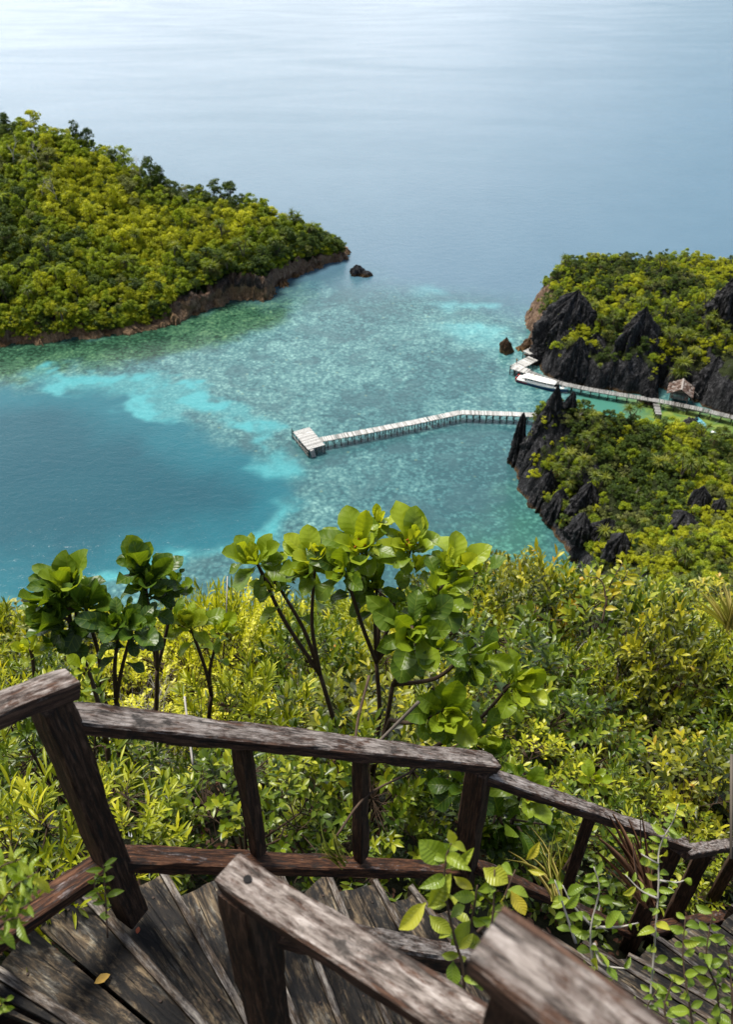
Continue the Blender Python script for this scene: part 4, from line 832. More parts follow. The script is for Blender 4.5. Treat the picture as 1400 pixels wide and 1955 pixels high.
def pier(name, label, z, runs, piles, braces=True, group=None, plat=None, ladder=None, seed=0, spacing=1.9, cat='pier', dm=None):
    r = thing(name, label, cat, (runs[0][0][0][0], runs[0][0][0][1], 0)); o3 = Vector(r.location)
    for k, (pts, wd, miss) in enumerate(runs):
        pts = [Vector((p[0], p[1])) for p in pts]; m, tone = plank_run([p - o3.xy for p in pts], wd, z + .004 * k, seed=seed + k, missing=miss)
        m.build('deck_planking', dm or DECK, r, attrs={'plank': tone})
        bm_ = MB(); cr_ = MB()
        for i in range(len(pts) - 1):
            a, b = pts[i] - o3.xy, pts[i + 1] - o3.xy; L = (b - a).length; d = (b - a) / L; nv = Vector((-d.y, d.x))
            for s in (-1, 0, 1):
                c = (a + b) / 2 + nv * s * (wd / 2 - .14); bm_.box((c.x, c.y, z - .13 - .003 * k), (L, .10, .18), rz=math.atan2(d.y, d.x))
            n = max(1, int(round(L / spacing)))
            for q in range(n + (1 if i == len(pts) - 2 else 0)):
                c = a + d * (L * q / n)
                for s in ((-1, 1) if wd < 3 else (-1, 0, 1)):
                    e = c + nv * s * (wd / 2 - .10); rr = random.Random(seed + q * 7 + s + i * 91)
                    pm = MB(); pm.tube([(e.x + rr.uniform(-.06, .06), e.y + rr.uniform(-.06, .06), -1.5), (e.x, e.y, z - .05)], [.13, .115], 7); pm.build('pile', PILE, r)
                bm_.box((c.x, c.y, z - .30), (.10, wd + .1, .14), rz=math.atan2(d.y, d.x))
                if braces and q < n:
                    e = c + d * (L / n)
                    for s in (-1, 1):
                        f = nv * s * (wd / 2 - .16)
                        if (q + s) % 2: cr_.tube([(c.x + f.x, c.y + f.y, .35), (e.x + f.x, e.y + f.y, z - .35)], .045, 4)
        bm_.build('deck_beams', BEAMW, r)
        if cr_.V: cr_.build('cross_braces', PILE, r)
    return r, o3
# the long pier with its square head and ladder
ZJ = 2.15
def dz(px, py, z=ZJ): return atz(px, py, z)
c0, c1, c2, c3 = dz(559, 824), dz(591, 816), dz(620.5, 849), dz(588, 859)
pa = (c0 + c1) / 2; pb = (c2 + c3) / 2; wplat = ((c1 - c0).length + (c2 - c3).length) / 2
walk = [dz(611, 839.5), dz(700, 823.5), dz(790, 806), dz(880, 787), dz(930, 788.5), dz(1022, 792), dz(1075, 795)]
P1, o3 = pier('long_pier', 'long weathered white pier with a square head and a bend over the reef', ZJ, [([pa, pb], wplat, .02), (walk, 1.95, .015)], None, seed=3, spacing=1.6)
for dx, dy, dz_ in ((-0.25, .3, 2.9), (.1, -.1, 2.6)):
    q = c0 - o3; m = MB(); m.tube([(q.x + dx, q.y + dy, -1.5), (q.x + dx, q.y + dy, dz_)], [.12, .10], 7); m.build('mooring_post', PILE, P1)
lad = MB(); ld = MB(); q0 = (dz(592, 859) - o3); q1 = (dz(597, 870, .35) - o3); side = (c2 - c3).normalized() * .75
for s in (0, 1):
    f = side * s; ld.tube([(q0.x + f.x, q0.y + f.y, ZJ + .02), (q1.x + f.x, q1.y + f.y, -.2)], .07, 4)
lo = ld.build('ladder', DECK, P1, attrs={'plank': [.9] * len(ld.F)})
for i in range(6):
    t = (i + .4) / 6; a = q0.lerp(q1, t); zz = ZJ - t * (ZJ + .2); lad.box((a.x + side.x / 2, a.y + side.y / 2, zz), (.95, .34, .05), rz=math.atan2(side.y, side.x))
lad.build('ladder_steps', DECK, lo, attrs={'plank': [.85] * len(lad.F)})
rl = MB()
for a, b in (((c0 - o3), (c3 - o3)),):
    rl.tube([(a.x - .05, a.y, 1.1), (b.x - .05, b.y, .5)], .06, 5); rl.tube([(a.x - .05, a.y, .9), (b.x, b.y, 1.35)], .05, 5)
rl.build('fender_rail', BEAMW, P1)
# the landing stage and walkway that hugs the headland
ZW = 1.9
wk = [atz(px, py, ZW) for px, py in ((1008, 709), (1040, 720.5), (1075, 732), (1130, 743.5), (1180, 752), (1240, 761.5), (1290, 770.5), (1340, 781), (1400, 796), (1470, 815), (1560, 842))]
st1 = [atz(984, 702, ZW), atz(1019, 684, ZW)]; st2 = [atz(979, 699.5, ZW), atz(1010, 709.5, ZW)]; st3 = [atz(1006, 675, ZW), atz(1019, 669, ZW)]
pier('landing_stage', 'pale angular landing stage at the foot of the pointed cliff, where the speedboat is moored', ZW, [(st1, 3.3, .02), (st2, 2.7, .02)], None, seed=21, group=None, cat='landing stage')
pier('landing_stage', 'small pale upper platform behind the angular landing stage, half hidden by the cliff', ZW + .25, [(st3, 2.6, .02)], None, seed=25, cat='landing stage')
pier('walkway', 'narrow grey plank walkway on stilts curving along the headland cliff past the hut', ZW - .06, [(wk, 1.9, .05)], None, seed=31, spacing=2.6, cat='walkway', dm=DECKG)
# a short branch down to the hill from the walkway, and the sagging pipe along it
pier('branch_walkway', 'short broken concrete grey walkway branching from the curved one towards the near hill', ZW - .5, [([atz(1254, 771, 1.4), atz(1258, 792, 1.2)], 1.5, .08)], None, seed=41, braces=False, cat='walkway', dm=DECKG)
pp_ = curve_pts([atz(1262, 771, 1.1), atz(1275, 776, .8), atz(1292, 777, .9), (atz(1306, 784, .5)), atz(1325, 784, 1.0), atz(1350, 789, .9)], 6)
m = MB(); m.tube(pp_, .09, 6); tag(m.build('pipe', plain('grey_pipe', (.25, .26, .26), .6, .3)), 'thin grey pipe sagging beside the walkway below the hut', 'pipe')

# ---- hut
def roofmat():
    M = Mat('rusty_roof'); P = M.obj(); n = M.noise(1.6, P, 6, .65); br = M.attr('plank')
    c = M.ramp(M.math('ADD', M.math('MULTIPLY', n, .6), M.math('MULTIPLY', br, .4)), [(.3, (.035, .020, .015)), (.45, (.075, .045, .034)), (.58, (.14, .10, .085)), (.74, (.28, .25, .23))])
    return M.done(M.bsdf(c, .8, .2, M.bump(n, .4, .03)))
def build_hut():
    a, b = atz(1280, 768, 2.0), atz(1312, 774, 2.0); u = (b - a).normalized(); ang = math.atan2(u.y, u.x)
    base = atz(1296, 766, 2.0); base.z = 0; r = thing('hut', 'small open sided hut with a rusty brown gabled roof beside the curved walkway', 'hut', base, ang)
    W, D = 4.3, 4.2; y0 = .9; fl = MB(); k = 0; tone = []
    for i in range(22):
        fl.box((-W / 2 + (i + .5) * W / 22, y0 + D / 2, 2.0), (W / 22 - .03, D, .07)); tone += [random.Random(i).random() * .45] * 6
    fl.build('floor', DECK, r, attrs={'plank': tone})
    for x in (-W / 2, W / 2):
        for y in (y0 + .1, y0 + D / 2, y0 + D - .1):
            m = MB(); m.box((x, y, 1.85), (.16, .16, 6.0 if 0 else 4.9)); o = m.build('post', BEAMW, r); 
    for i, (x, yy) in enumerate(((-W / 2 + .35, y0 + .1),)):
        m = MB(); m.box((x, yy, 3.1), (.12, .12, 2.3)); m.build('post', BEAMW, r)
    m = MB()
    for z in (2.75,):
        m.box((0, y0 + D - .12, z), (W, .08, .5)); m.box((-W / 2, y0 + D * .6, z), (.08, D * .7, .12)); m.box((W / 2, y0 + D * .6, z), (.08, D * .7, .12))
    m.box((0, y0 + D - .55, 2.45), (W - .3, .55, .07)); m.build('bench', BEAMW, r)
    m = MB(); m.box((0, y0 + D - .06, 3.3), (W, .05, 1.7)); m.build('back_wall', plain('grey_boards', (.16, .15, .14), .85, .2, .25, 2), r)
    m = MB(); m.box((0, y0, 4.15), (W + .4, .14, .16)); m.box((0, y0 + D, 4.15), (W + .4, .14, .16))
    for y in (y0, y0 + D): m.tube([(-W / 2 - .5, y, 3.95), (0, y, 5.15)], .07, 4); m.tube([(W / 2 + .5, y, 3.95), (0, y, 5.15)], .07, 4); m.tube([(0, y, 4.1), (0, y, 5.1)], .06, 4)
    m.build('roof_trusses', BEAMW, r)
    rm = roofmat(); ov = .85
    for s in (-1, 1):
        m = MB(); tone = []; ny = 12; nx = 7; rng = random.Random(5 + s)
        for i in range(ny):
            for j in range(nx):
                x0, x1 = (W / 2 + 1.0) * j / nx, (W / 2 + 1.0) * (j + 1.12) / nx; y = y0 - ov + (D + 2 * ov) * (i + .5) / ny; hw = (D + 2 * ov) / ny * .49; lift = .035 + .02 * rng.random()
                z0, z1 = 5.28 - x0 * .56, 5.28 - x1 * .56; sx = s
                V = [(sx * x0, y - hw, z0), (sx * x0, y + hw, z0), (sx * x1, y + hw, z1 + lift), (sx * x1, y - hw, z1 + lift)]; V2 = [(a_, b_, c_ - .04) for a_, b_, c_ in V]
                m.add(V + V2, [(0, 1, 2, 3), (7, 6, 5, 4), (0, 4, 5, 1), (1, 5, 6, 2), (2, 6, 7, 3), (3, 7, 4, 0)]); tone += [rng.random()] * 6
        m.build('roof_slope', rm, r, attrs={'plank': tone})
    m = MB(); m.box((0, y0 + D / 2, 5.33), (.42, D + 2 * ov + .1, .07)); m.build('ridge_cap', plain('pale_ridge', (.30, .27, .25), .8, .2), r)
    m = MB(); m.tube([(W / 2 + .2, y0, 3.7), (W / 2 + 1.6, y0 - .5, 2.0)], .06, 5); m.tube([(W / 2 + .2, y0 + D, 3.6), (W / 2 + 2.4, y0 + D - .8, 2.2)], .05, 5); m.build('strut', BEAMW, r)
    return base, ang, r
HB, HA, HUT = build_hut()
def hutw(x, y, z): ca, sa = math.cos(HA), math.sin(HA); return Vector((HB.x + x * ca - y * sa, HB.y + x * sa + y * ca, z))

# ---- boats
def hull(stations, mats, band):
    """stations: (y along, half width top, half width chine, keel z, chine z, sheer z); rings of 9 points"""
    V, F, fm = [], [], []; n = len(stations); k = 10
    for (y, wt, wc, kz, cz, sz) in stations:
        pts = [(0, kz), (wc * .6, kz + (cz - kz) * .45), (wc, cz), (wc + (wt - wc) * .45, cz + (sz - cz) * .42), (wc + (wt - wc) * .8, cz + (sz - cz) * .74), (wt, sz)]
        ring = [(-x, y, z) for x, z in pts[::-1]] + [(x, y, z) for x, z in pts[1:]]; V += ring
    k = 11
    for i in range(n - 1):
        for j in range(k - 1):
            F.append((i * k + j, i * k + j + 1, (i + 1) * k + j + 1, (i + 1) * k + j)); d = min(j, k - 2 - j); fm.append(band(d, i, n))
    F.append(tuple(range(k))); fm.append(band(1, 0, n)); return V, F, fm
WHITE = plain('white_gelcoat', (.80, .80, .78), .3, .5, .03); BLUE = plain('blue_hull_paint', (.010, .045, .14), .3, .5, .1); RED = plain('red_paint', (.45, .03, .02), .35, .5, .1); AQUA = plain('pale_blue_paint', (.22, .50, .62), .45, .4, .1)
TEAL = plain('turquoise_paint', (.06, .30, .36), .5, .4, .12); DARKW = plain('dark_cabin_glass', (.012, .016, .02), .12, .6, .1); GREYP = plain('grey_outboard', (.10, .10, .12), .4, .4); YEL = plain('yellow_cloth', (.65, .42, .03), .8, .2); BLK = plain('black_cloth', (.02, .02, .022), .8, .2); 
def build_speedboat():
    s_, b_ = atz(990, 722.5, .5), atz(1085, 744, 1.0); d = (b_ - s_); L = d.length; ang = math.atan2(d.y, d.x) - math.pi / 2
    r = thing('speedboat', 'long white speedboat with a blue hull and white cabin roof moored at the landing stage', 'speedboat', (s_.x, s_.y, 0), ang)
    N = 15; st = []
    for i in range(N):
        t = i / (N - 1); y = t * L; wt = 1.45 * (1 - max(0, (t - .55) / .45) ** 2.3) + .03; wc = wt * (.86 - .35 * max(0, t - .6)); st.append((y, wt, wc, -.45 + .9 * max(0, t - .7) ** 1.5, .0 + .9 * max(0, t - .6) ** 1.5, 1.05 + .55 * max(0, t - .45)))
    V, F, fm = hull(st, None, lambda dd, i, n: 1 if dd == 0 else (3 if (dd == 1 and i < 3) else (2 if dd <= 2 else 0)))
    ob('hull', mesh('hull', V, F, mats=[WHITE, WHITE, BLUE, RED], fm=fm), r)
    m = MB(); V = []; 
    for (y, wt, wc, kz, cz, sz) in st: V += [(-wt + .04, y, sz - .06), (0, y, sz - .02), (wt - .04, y, sz - .06)]
    F = []
    for i in range(N - 1): a = i * 3; F += [(a, a + 1, a + 4, a + 3), (a + 1, a + 2, a + 5, a + 4)]
    ob('deck', mesh('deck', V, F, mats=[WHITE, AQUA], fm=[1 if i // 2 > 9 and (i // 2) % 2 else 0 for i in range(len(F))]), r)
    # cabin: walls with long dark windows, then the roof slab
    def cab(z0, z1, w0, w1, y0, y1, k, yend=None):
        V = []; nn = 9
        for z, wd, ins in ((z0, w0, 0), (z1, w1, .25)):
            for i in range(nn):
                t = i / (nn - 1); y = y0 + (y1 - y0) * t; wv = wd * (1 - .35 * t ** 6)
                V.append((-wv, y - (ins if i == nn - 1 else 0), z))
            for i in range(nn - 1, -1, -1):
                t = i / (nn - 1); y = y0 + (y1 - y0) * t; wv = wd * (1 - .35 * t ** 6); V.append((wv, y - (ins if i == nn - 1 else 0), z))
        q = 2 * nn; F = [(i, (i + 1) % q, q + (i + 1) % q, q + i) for i in range(q)] + [tuple(range(q, 2 * q)), tuple(range(q - 1, -1, -1))]; return V, F
    V, F = cab(1.0, 1.45, 1.18, 1.12, L * .20, L * .75, 0); ob('cabin_wall', mesh('cabin_wall', V, F, mat=WHITE, smooth=False), r)
    V, F = cab(1.45, 1.95, 1.10, 1.05, L * .21, L * .745, 0); wn = ob('cabin_window', mesh('cabin_window', V, F, mat=DARKW, smooth=False), r)
    mm = MB()
    for t in (.21, .34, .47, .60, .73):
        for s in (-1, 1): mm.box((s * 1.09, L * t, 1.70), (.06, .14, .52))
    mm.build('window_pillars', WHITE, wn)
    V, F = cab(1.955, 2.12, 1.28, 1.10, L * .13, L * .755, 0); ob('cabin_roof', mesh('cabin_roof', V, F, mat=WHITE, smooth=False), r)
    V = [(-.85, L * .745, 1.5), (.85, L * .745, 1.5), (.62, L * .80, 1.18), (-.62, L * .80, 1.18)]; ob('windscreen', mesh('windscreen', V + [(x, y - .05, z - .05) for x, y, z in V], [(0, 1, 2, 3), (7, 6, 5, 4), (0, 4, 5, 1), (1, 5, 6, 2), (2, 6, 7, 3), (3, 7, 4, 0)], mat=DARKW, smooth=False), r)
    m = MB(); m.box((0, L * .12, 1.35), (2.0, 1.1, .7), top=.85); m.build('stern_locker', WHITE, r)
    for x in (-.85, 0, .85):
        m = MB(); m.box((x, -.25, .9), (.42, .62, .62), top=.8); m.box((x, -.25, .35), (.16, .3, .7)); m.build('outboard_motor', RED if x else GREYP, r)
    for i, (x, y) in enumerate(((-.5, .30), (.5, .22), (-.2, .62), (.35, .48))):
        m = MB(); m.box((x, L * y, 2.2), (.3, .4, .16), top=.7, rz=i); m.build('roof_hatch', (YEL, GREYP, YEL, GREYP)[i], r)
    m = MB()
    for s in (-1, 1): m.tube([(s * 1.0, L * .80, 1.25), (s * .85, L * .86, 1.75), (s * .45, L * .94, 1.8), (0.0, L * .99, 1.8)], .035, 5)
    m.build('bow_rail', WHITE, r)
build_speedboat()
def small_boat(name, label, a, b, width, mat_out, mat_in, seats, engine, cat='boat'):
    d = b - a; L = d.length; ang = math.atan2(d.y, d.x) - math.pi / 2; r = thing(name, label, cat, (a.x, a.y, 0), ang); N = 11; st = []
    for i in range(N):
        t = i / (N - 1); wt = width / 2 * (.80 + .2 * min(1, t * 3)) * (1 - max(0, (t - .5) / .5) ** 2.2) + .02; st.append((t * L, wt, wt * .72, -.15 + .35 * max(0, t - .7), .02, .42 + .25 * max(0, t - .5)))
    V, F, fm = hull(st, None, lambda dd, i, n: 1 if dd == 0 else 0); ob('hull', mesh('hull', V, F, mats=[mat_out, WHITE], fm=fm), r)
    V = []; F = []
    for (y, wt, wc, kz, cz, sz) in st: V += [(-wt + .05, y, sz + .01), (-wt * .7, y, .12), (wt * .7, y, .12), (wt - .05, y, sz + .01)]
    for i in range(N - 1):
        for j in range(3): q = i * 4 + j; F.append((q, q + 1, q + 5, q + 4))
    ob('inner_hull', mesh('inner_hull', V, F, mat=mat_in), r)
    for t in seats:
        m = MB(); wv = width * .86 * (1 - max(0, t - .6)); m.box((0, L * t, .33), (wv, .26, .05)); m.build('thwart', mat_out, r)
    if engine:
        m = MB(); m.box((0, -.15, .62), (.26, .36, .40), top=.8); m.box((0, -.15, .15), (.1, .16, .7)); m.build('outboard_motor', BLK, r); m = MB(); m.box((.1, .55, .35), (.55, .45, .3), top=.8); m.build('fuel_box', BLK, r)
small_boat('small_boat', 'narrow open turquoise boat with thwarts floating in the yellow green lagoon', atz(1330.5, 798, .3), atz(1350, 817, .3), 1.35, AQUA, TEAL, (.35, .55, .75), True)
small_boat('dinghy', 'tiny pale blue dinghy tucked behind a bush at the lagoon edge', atz(1358, 824, .2), atz(1370, 830.5, .2), 1.1, AQUA, WHITE, (.5,), False)
mc = MB(); mc.tube(curve_pts([atz(1358, 790, 1.7), atz(1375, 801, .5), atz(1350, 816, .4)], 6), .03, 4); tag(mc.build('mooring_rope', BEAMW), 'thin mooring rope from the walkway to the turquoise boat', 'rope')

# ---- people, small in the distance
SKIN = plain('skin', (.30, .16, .10), .6, .3, .05); HAIR = plain('black_hair', (.012, .010, .009), .7, .3, .05)
def skinned(name, J, E, Rr, mat, parent, root=0, sub=2):
    me = bpy.data.meshes.new(name); me.from_pydata([tuple(j) for j in J], E, []); me.update(); o = ob(name, me, parent); me.materials.append(mat)
    sk = o.modifiers.new('skin', 'SKIN'); sv = me.skin_vertices[0].data
    for i, r in enumerate(Rr): sv[i].radius = r if isinstance(r, tuple) else (r, r); sv[i].use_root = (i == root)
    s = o.modifiers.new('sub', 'SUBSURF'); s.levels = s.render_levels = sub; return o
def person(label, loc, rz, shirt, shorts, sit=False):
    r = thing('person', label, 'person', loc, rz); z = (lambda v: v - .42) if sit else (lambda v: v)
    if sit: hipL = [(-.10, 0, .50), (-.13, -.42, .52), (-.13, -.46, .10), (-.13, -.58, .04)]; hipR = [(-x, y, zz) for x, y, zz in hipL]
    else: hipL = [(-.10, 0, .90), (-.11, -.02, .50), (-.12, .03, .09), (-.12, -.12, .04)]; hipR = [(.10, 0, .90), (.13, -.06, .50), (.14, .0, .09), (.14, -.15, .04)]
    J = [(0, 0, z(.95)), (0, 0, z(1.18)), (0, .01, z(1.40)), (0, 0, z(1.52)), (0, -.01, z(1.60)), (0, -.02, z(1.70))] ; E = [(0, 1), (1, 2), (2, 3), (3, 4), (4, 5)]; Rr = [(.15, .11), (.14, .10), (.17, .10), (.055, .055), (.085, .095), (.075, .09)]
    def chain(pts, rs, start):
        p = start
        for q, rr in zip(pts, rs): J.append(q); E.append((p, len(J) - 1)); Rr.append(rr); p = len(J) - 1
    chain([(a, b, c) for a, b, c in hipL], [.085, .06, .04, .035], 0); chain(hipR, [.085, .06, .04, .035], 0)
    for s in (-1, 1): chain([(s * .19, 0, z(1.42)), (s * .25, .02, z(1.15)), (s * .23, -.10, z(.92)), (s * .22, -.14, z(.82))], [.05, .042, .03, .022], 2)
    skinned('body', J, E, Rr, SKIN, r)
    skinned('shirt', [(0, 0, z(.96)), (0, 0, z(1.18)), (0, .01, z(1.40)), (-.19, 0, z(1.42)), (-.23, .01, z(1.25)), (.19, 0, z(1.42)), (.23, .01, z(1.25))], [(0, 1), (1, 2), (2, 3), (3, 4), (2, 5), (5, 6)], [(.165, .125), (.155, .115), (.18, .115), .065, .058, .065, .058], shirt, r)
    skinned('shorts', [(0, 0, z(.96)), hipL[0], tuple(np.array(hipL[0]) * .45 + np.array(hipL[1]) * .55), hipR[0], tuple(np.array(hipR[0]) * .45 + np.array(hipR[1]) * .55)], [(0, 1), (1, 2), (0, 3), (3, 4)], [(.16, .12), .10, .085, .10, .085], shorts, r)
    skinned('hair', [(0, .02, z(1.66)), (0, .01, z(1.74))], [(0, 1)], [(.09, .10), (.075, .09)], HAIR, r)
pw = atz(986.5, 694.5, ZW + .04); person('person in a yellow shirt and dark shorts standing on the landing stage above the boat', (pw.x, pw.y, ZW + .035), 2.4, YEL, plain('blue_cloth', (.03, .08, .16), .8, .2))
person('person in a white top sitting at the left front corner of the hut', hutw(-1.7, 1.3, 2.04), HA + .2, plain('white_cloth', (.7, .7, .72), .8, .2), BLK, True)
person('person in a grey teal top sitting at the right front corner of the hut', hutw(1.65, 1.3, 2.04), HA - .3, plain('teal_cloth', (.12, .24, .26), .8, .2), plain('salmon_cloth', (.55, .17, .10), .8, .2), True)

# ================================================================ THE STAIRCASE AND ITS RAILINGS
WRAIL = woodmat('weathered_rail_wood', [(.034, .018, .012), (.080, .042, .027), (.15, .085, .056)], [(.15, .122, .105), (.27, .23, .205), (.43, .38, .35)], .45)
WLOW = woodmat('brown_low_rail_wood', [(.030, .013, .008), (.085, .036, .018), (.17, .08, .042)], [(.11, .095, .09), (.26, .235, .235), (.46, .43, .43)], .24)
WPOST = woodmat('dark_post_wood', [(.028, .015, .010), (.064, .034, .021), (.125, .072, .048)], [(.06, .05, .047), (.16, .14, .135), (.28, .25, .24)], .25)
WTREAD = woodmat('tread_wood', [(.022, .018, .014), (.075, .056, .038), (.22, .165, .10)], [(.035, .034, .033), (.11, .105, .095), (.38, .34, .26)], .42, scale=(2.2, 13, 13), rough=.85, dark=(.010, .010, .011), blot=.68)
WSTRIP = woodmat('riser_wood', [(.035, .025, .018), (.09, .065, .047), (.17, .13, .09)], [(.08, .07, .065), (.18, .16, .145), (.33, .30, .26)], .4)
E3 = Vector((0, 0, EYE))
def V3(x, y, z): return Vector((x, y, z)) + E3
def beam(name, p0, p1, w, h, mat, parent, seed=0, up=(0, 0, 1), w1=None, taper=1.0, bev=.12, seg=.05, wear=.004, anchor='centre'):
    """a sawn timber from p0 to p1: worn, with softened corners; its own frame runs along it"""
    p0, p1 = Vector(p0), Vector(p1); L = (p1 - p0).length; X = (p1 - p0) / L; Z = Vector(up); Y = Z.cross(X).normalized(); Z = X.cross(Y)
    n = max(3, int(L / seg)); rng = np.random.default_rng(seed); w1 = w if w1 is None else w1
    b = min(w, h) * bev; V = []; xs = np.linspace(0, L, n + 1)
    prof = [(-1, -1, 1, 0), (-1, -1, 0, 1), (-1, 1, 0, -1), (-1, 1, 1, 0), (1, 1, -1, 0), (1, 1, 0, -1), (1, -1, 0, 1), (1, -1, -1, 0)]
    k = 8
    # more points across the broad face so that it can wear unevenly
    ring = []
    for (sy, sz, ay, az) in prof: ring.append((sy, sz, ay, az))
    prof2 = []
    for i in range(k):
        prof2.append(ring[i])
    for i, x in enumerate(xs):
        ww = w + (w1 - w) * (x / L)
        for j, (sy, sz, ay, az) in enumerate(prof2):
            e = 1.0 if 0 < i < n else .93
            y = sy * ww / 2 + ay * b; z = sz * h / 2 + az * b
            jit = wear * (vn(x * 9 + seed, j * 1.7, seed * .37, seed) - .5) * 2 + wear * (vn(x * 45, j * 3.1, seed * .7, seed + 1) - .5)
            V.append((x, y * e + jit * sy, z * e + jit * sz))
    F = []; bl = []
    for i in range(n):
        for j in range(k):
            j2 = (j + 1) % k; F.append((i * k + j, i * k + j2, (i + 1) * k + j2, (i + 1) * k + j))
            bl.append({3: 1.0, 2: .75, 4: .75}.get(j, .25 if j in (1, 5) else .1))
    F.append(tuple(range(k - 1, -1, -1))); bl.append(.5); F.append(tuple(n * k + j for j in range(k))); bl.append(.5)
    me = mesh(name, V, F, mat=mat, smooth=False); a = me.attributes.new('bleach', 'FLOAT', 'FACE'); a.data.foreach_set('value', np.array(bl, np.float32))
    o = ob(name, me, parent); Mx = Matrix((X, Y, Z)).transposed().to_4x4(); Mx.translation = p0
    o.matrix_parent_inverse = Matrix.Identity(4); o.matrix_basis = (Matrix.Translation(parent.location).inverted() @ Mx) if parent else Mx
    return o
def plank(name, a0, a1, b1, b0, th, mat, parent, seed):
    """a board with four corner points on its top: a0-b0 is the outer end, a1-b1 the inner end"""
    a0, a1, b0, b1 = map(Vector, (a0, a1, b0, b1)); p0 = (a0 + b0) / 2; p1 = (a1 + b1) / 2; L = (p1 - p0).length; X = (p1 - p0) / L; Z = Vector((0, 0, 1)); Y = Z.cross(X).normalized(); Z = X.cross(Y)
    n = 24; m = 8; V = []; bl = []; F = []
    for s in (1, 0):
        for i in range(n + 1):
            for j in range(m + 1):
                t, u = i / n, j / m; P = (a0.lerp(a1, t)).lerp(b0.lerp(b1, t), u) - p0; x, y, z = P.dot(X), P.dot(Y), P.dot(Z)
                e = .004 * (float(vn(x * 14, y * 3 + seed, 0, seed)) - .5); edge = .004 if (j in (0, m) or i in (0, n)) else 0
                V.append((x + (0 if 0 < i < n else (.012 * (float(vn(y * 30, seed, 0, seed)) - .5))), y, z + (e - edge if s else -th)))
    N = (n + 1) * (m + 1); q = lambda i, j, s=0: s * N + i * (m + 1) + j
    for i in range(n):
        for j in range(m): F.append((q(i, j), q(i, j + 1), q(i + 1, j + 1), q(i + 1, j))); F.append((q(i, j, 1), q(i + 1, j, 1), q(i + 1, j + 1, 1), q(i, j + 1, 1)))
        F.append((q(i, 0), q(i + 1, 0), q(i + 1, 0, 1), q(i, 0, 1))); F.append((q(i + 1, m), q(i, m), q(i, m, 1), q(i + 1, m, 1)))
    for j in range(m): F.append((q(0, j + 1), q(0, j), q(0, j, 1), q(0, j + 1, 1))); F.append((q(n, j), q(n, j + 1), q(n, j + 1, 1), q(n, j, 1)))
    me = mesh(name, V, F, mat=mat, smooth=False); a = me.attributes.new('bleach', 'FLOAT', 'FACE'); a.data.foreach_set('value', np.full(len(F), .8, np.float32))
    o = ob(name, me, parent); Mx = Matrix((X, Y, Z)).transposed().to_4x4(); Mx.translation = p0; o.matrix_basis = Matrix.Translation(parent.location).inverted() @ Mx; return o

# outer railing: its posts
T1, T2, T3, T4 = V3(-.716, 1.174, -1.507), V3(.423, 1.777, -2.685), V3(1.51, 2.08, -3.79), V3(2.24, 2.6, -4.70)
outer = thing('railing', 'long outer railing of worn brown and grey timber running down to the right', 'railing', V3(-.716, 1.174, -2.5))
inner = thing('railing', 'blurred inner wooden railing in the bottom centre with one thick post', 'railing', V3(-.228, .71, -2.5))
upper = thing('railing', 'very close blurred handrail of the upper flight at the bottom right corner', 'railing', V3(.133, .36, -1.8))
dn = Vector((0, 0, 1))
# top rails (each lies on the post heads)
d0 = Vector((-.074, -.092, .047)).normalized()
def post(par, top, length, w, seed, name='post', lean=(0, 0)):
    return beam(name, top, Vector(top) - Vector((lean[0], lean[1], length)), w, w, WPOST, par, seed, up=(0, 1, 0) if name == 'x' else (.55, .83, 0), seg=.06, bev=.07)
R1u = (T2 - T1).normalized()
beam('handrail', T1 + Vector((.045, .025, .035)) - d0 * .0 , T1 + d0 * 1.4 + Vector((0, 0, .035)), .070, .044, WRAIL, outer, 1)
post(outer, T1 + Vector((.0, -.01, .02)), 1.03, .074, 2)
beam('handrail', T1 + Vector((.0, .012, -.072)), T2 + Vector((.0, .0, .055)) + R1u * .09, .076, .042, WRAIL, outer, 3)
post(outer, T2 + Vector((0, 0, .02)), 1.25, .086, 4)
R2u = (T3 - T2).normalized()
beam('handrail', T2 + Vector((.02, .0, -.03)), T3 + Vector((0, 0, .05)) + R2u * .10, .070, .040, WRAIL, outer, 5)
post(outer, T3 + Vector((0, 0, .02)), 1.15, .092, 6)
R3u = (T4 - T3).normalized()
beam('handrail', T3 + Vector((.07, .02, -.10)), T4 + R3u * .3 + Vector((0, 0, .0)), .070, .040, WRAIL, outer, 7)
post(outer, T3.lerp(T4, .50) + Vector((0, -.01, -.035)), 1.0, .085, 8)
post(outer, T4 + Vector((.06, .0, .35)), 1.6, .07, 9)
# bottom rails
beam('bottom_rail', V3(-.716, 1.174, -2.205) + Vector((0, 0, .0)) - d0 * .03, V3(-.716, 1.174, -2.205) + d0 * 1.3 + Vector((0, 0, -.08)), .072, .046, WLOW, outer, 11)
beam('bottom_rail', V3(-.712, 1.176, -2.205), T2 + Vector((-.04, -.02, -.715)), .066, .042, WLOW, outer, 12)
beam('bottom_rail', T2 + Vector((.05, .015, -.74)), T3 + Vector((-.02, 0, -.94)), .064, .042, WLOW, outer, 13)
beam('bottom_rail', T3 + Vector((.03, .02, -.98)), T4 + Vector((.12, -.1, -.74)), .078, .05, WLOW, outer, 14)
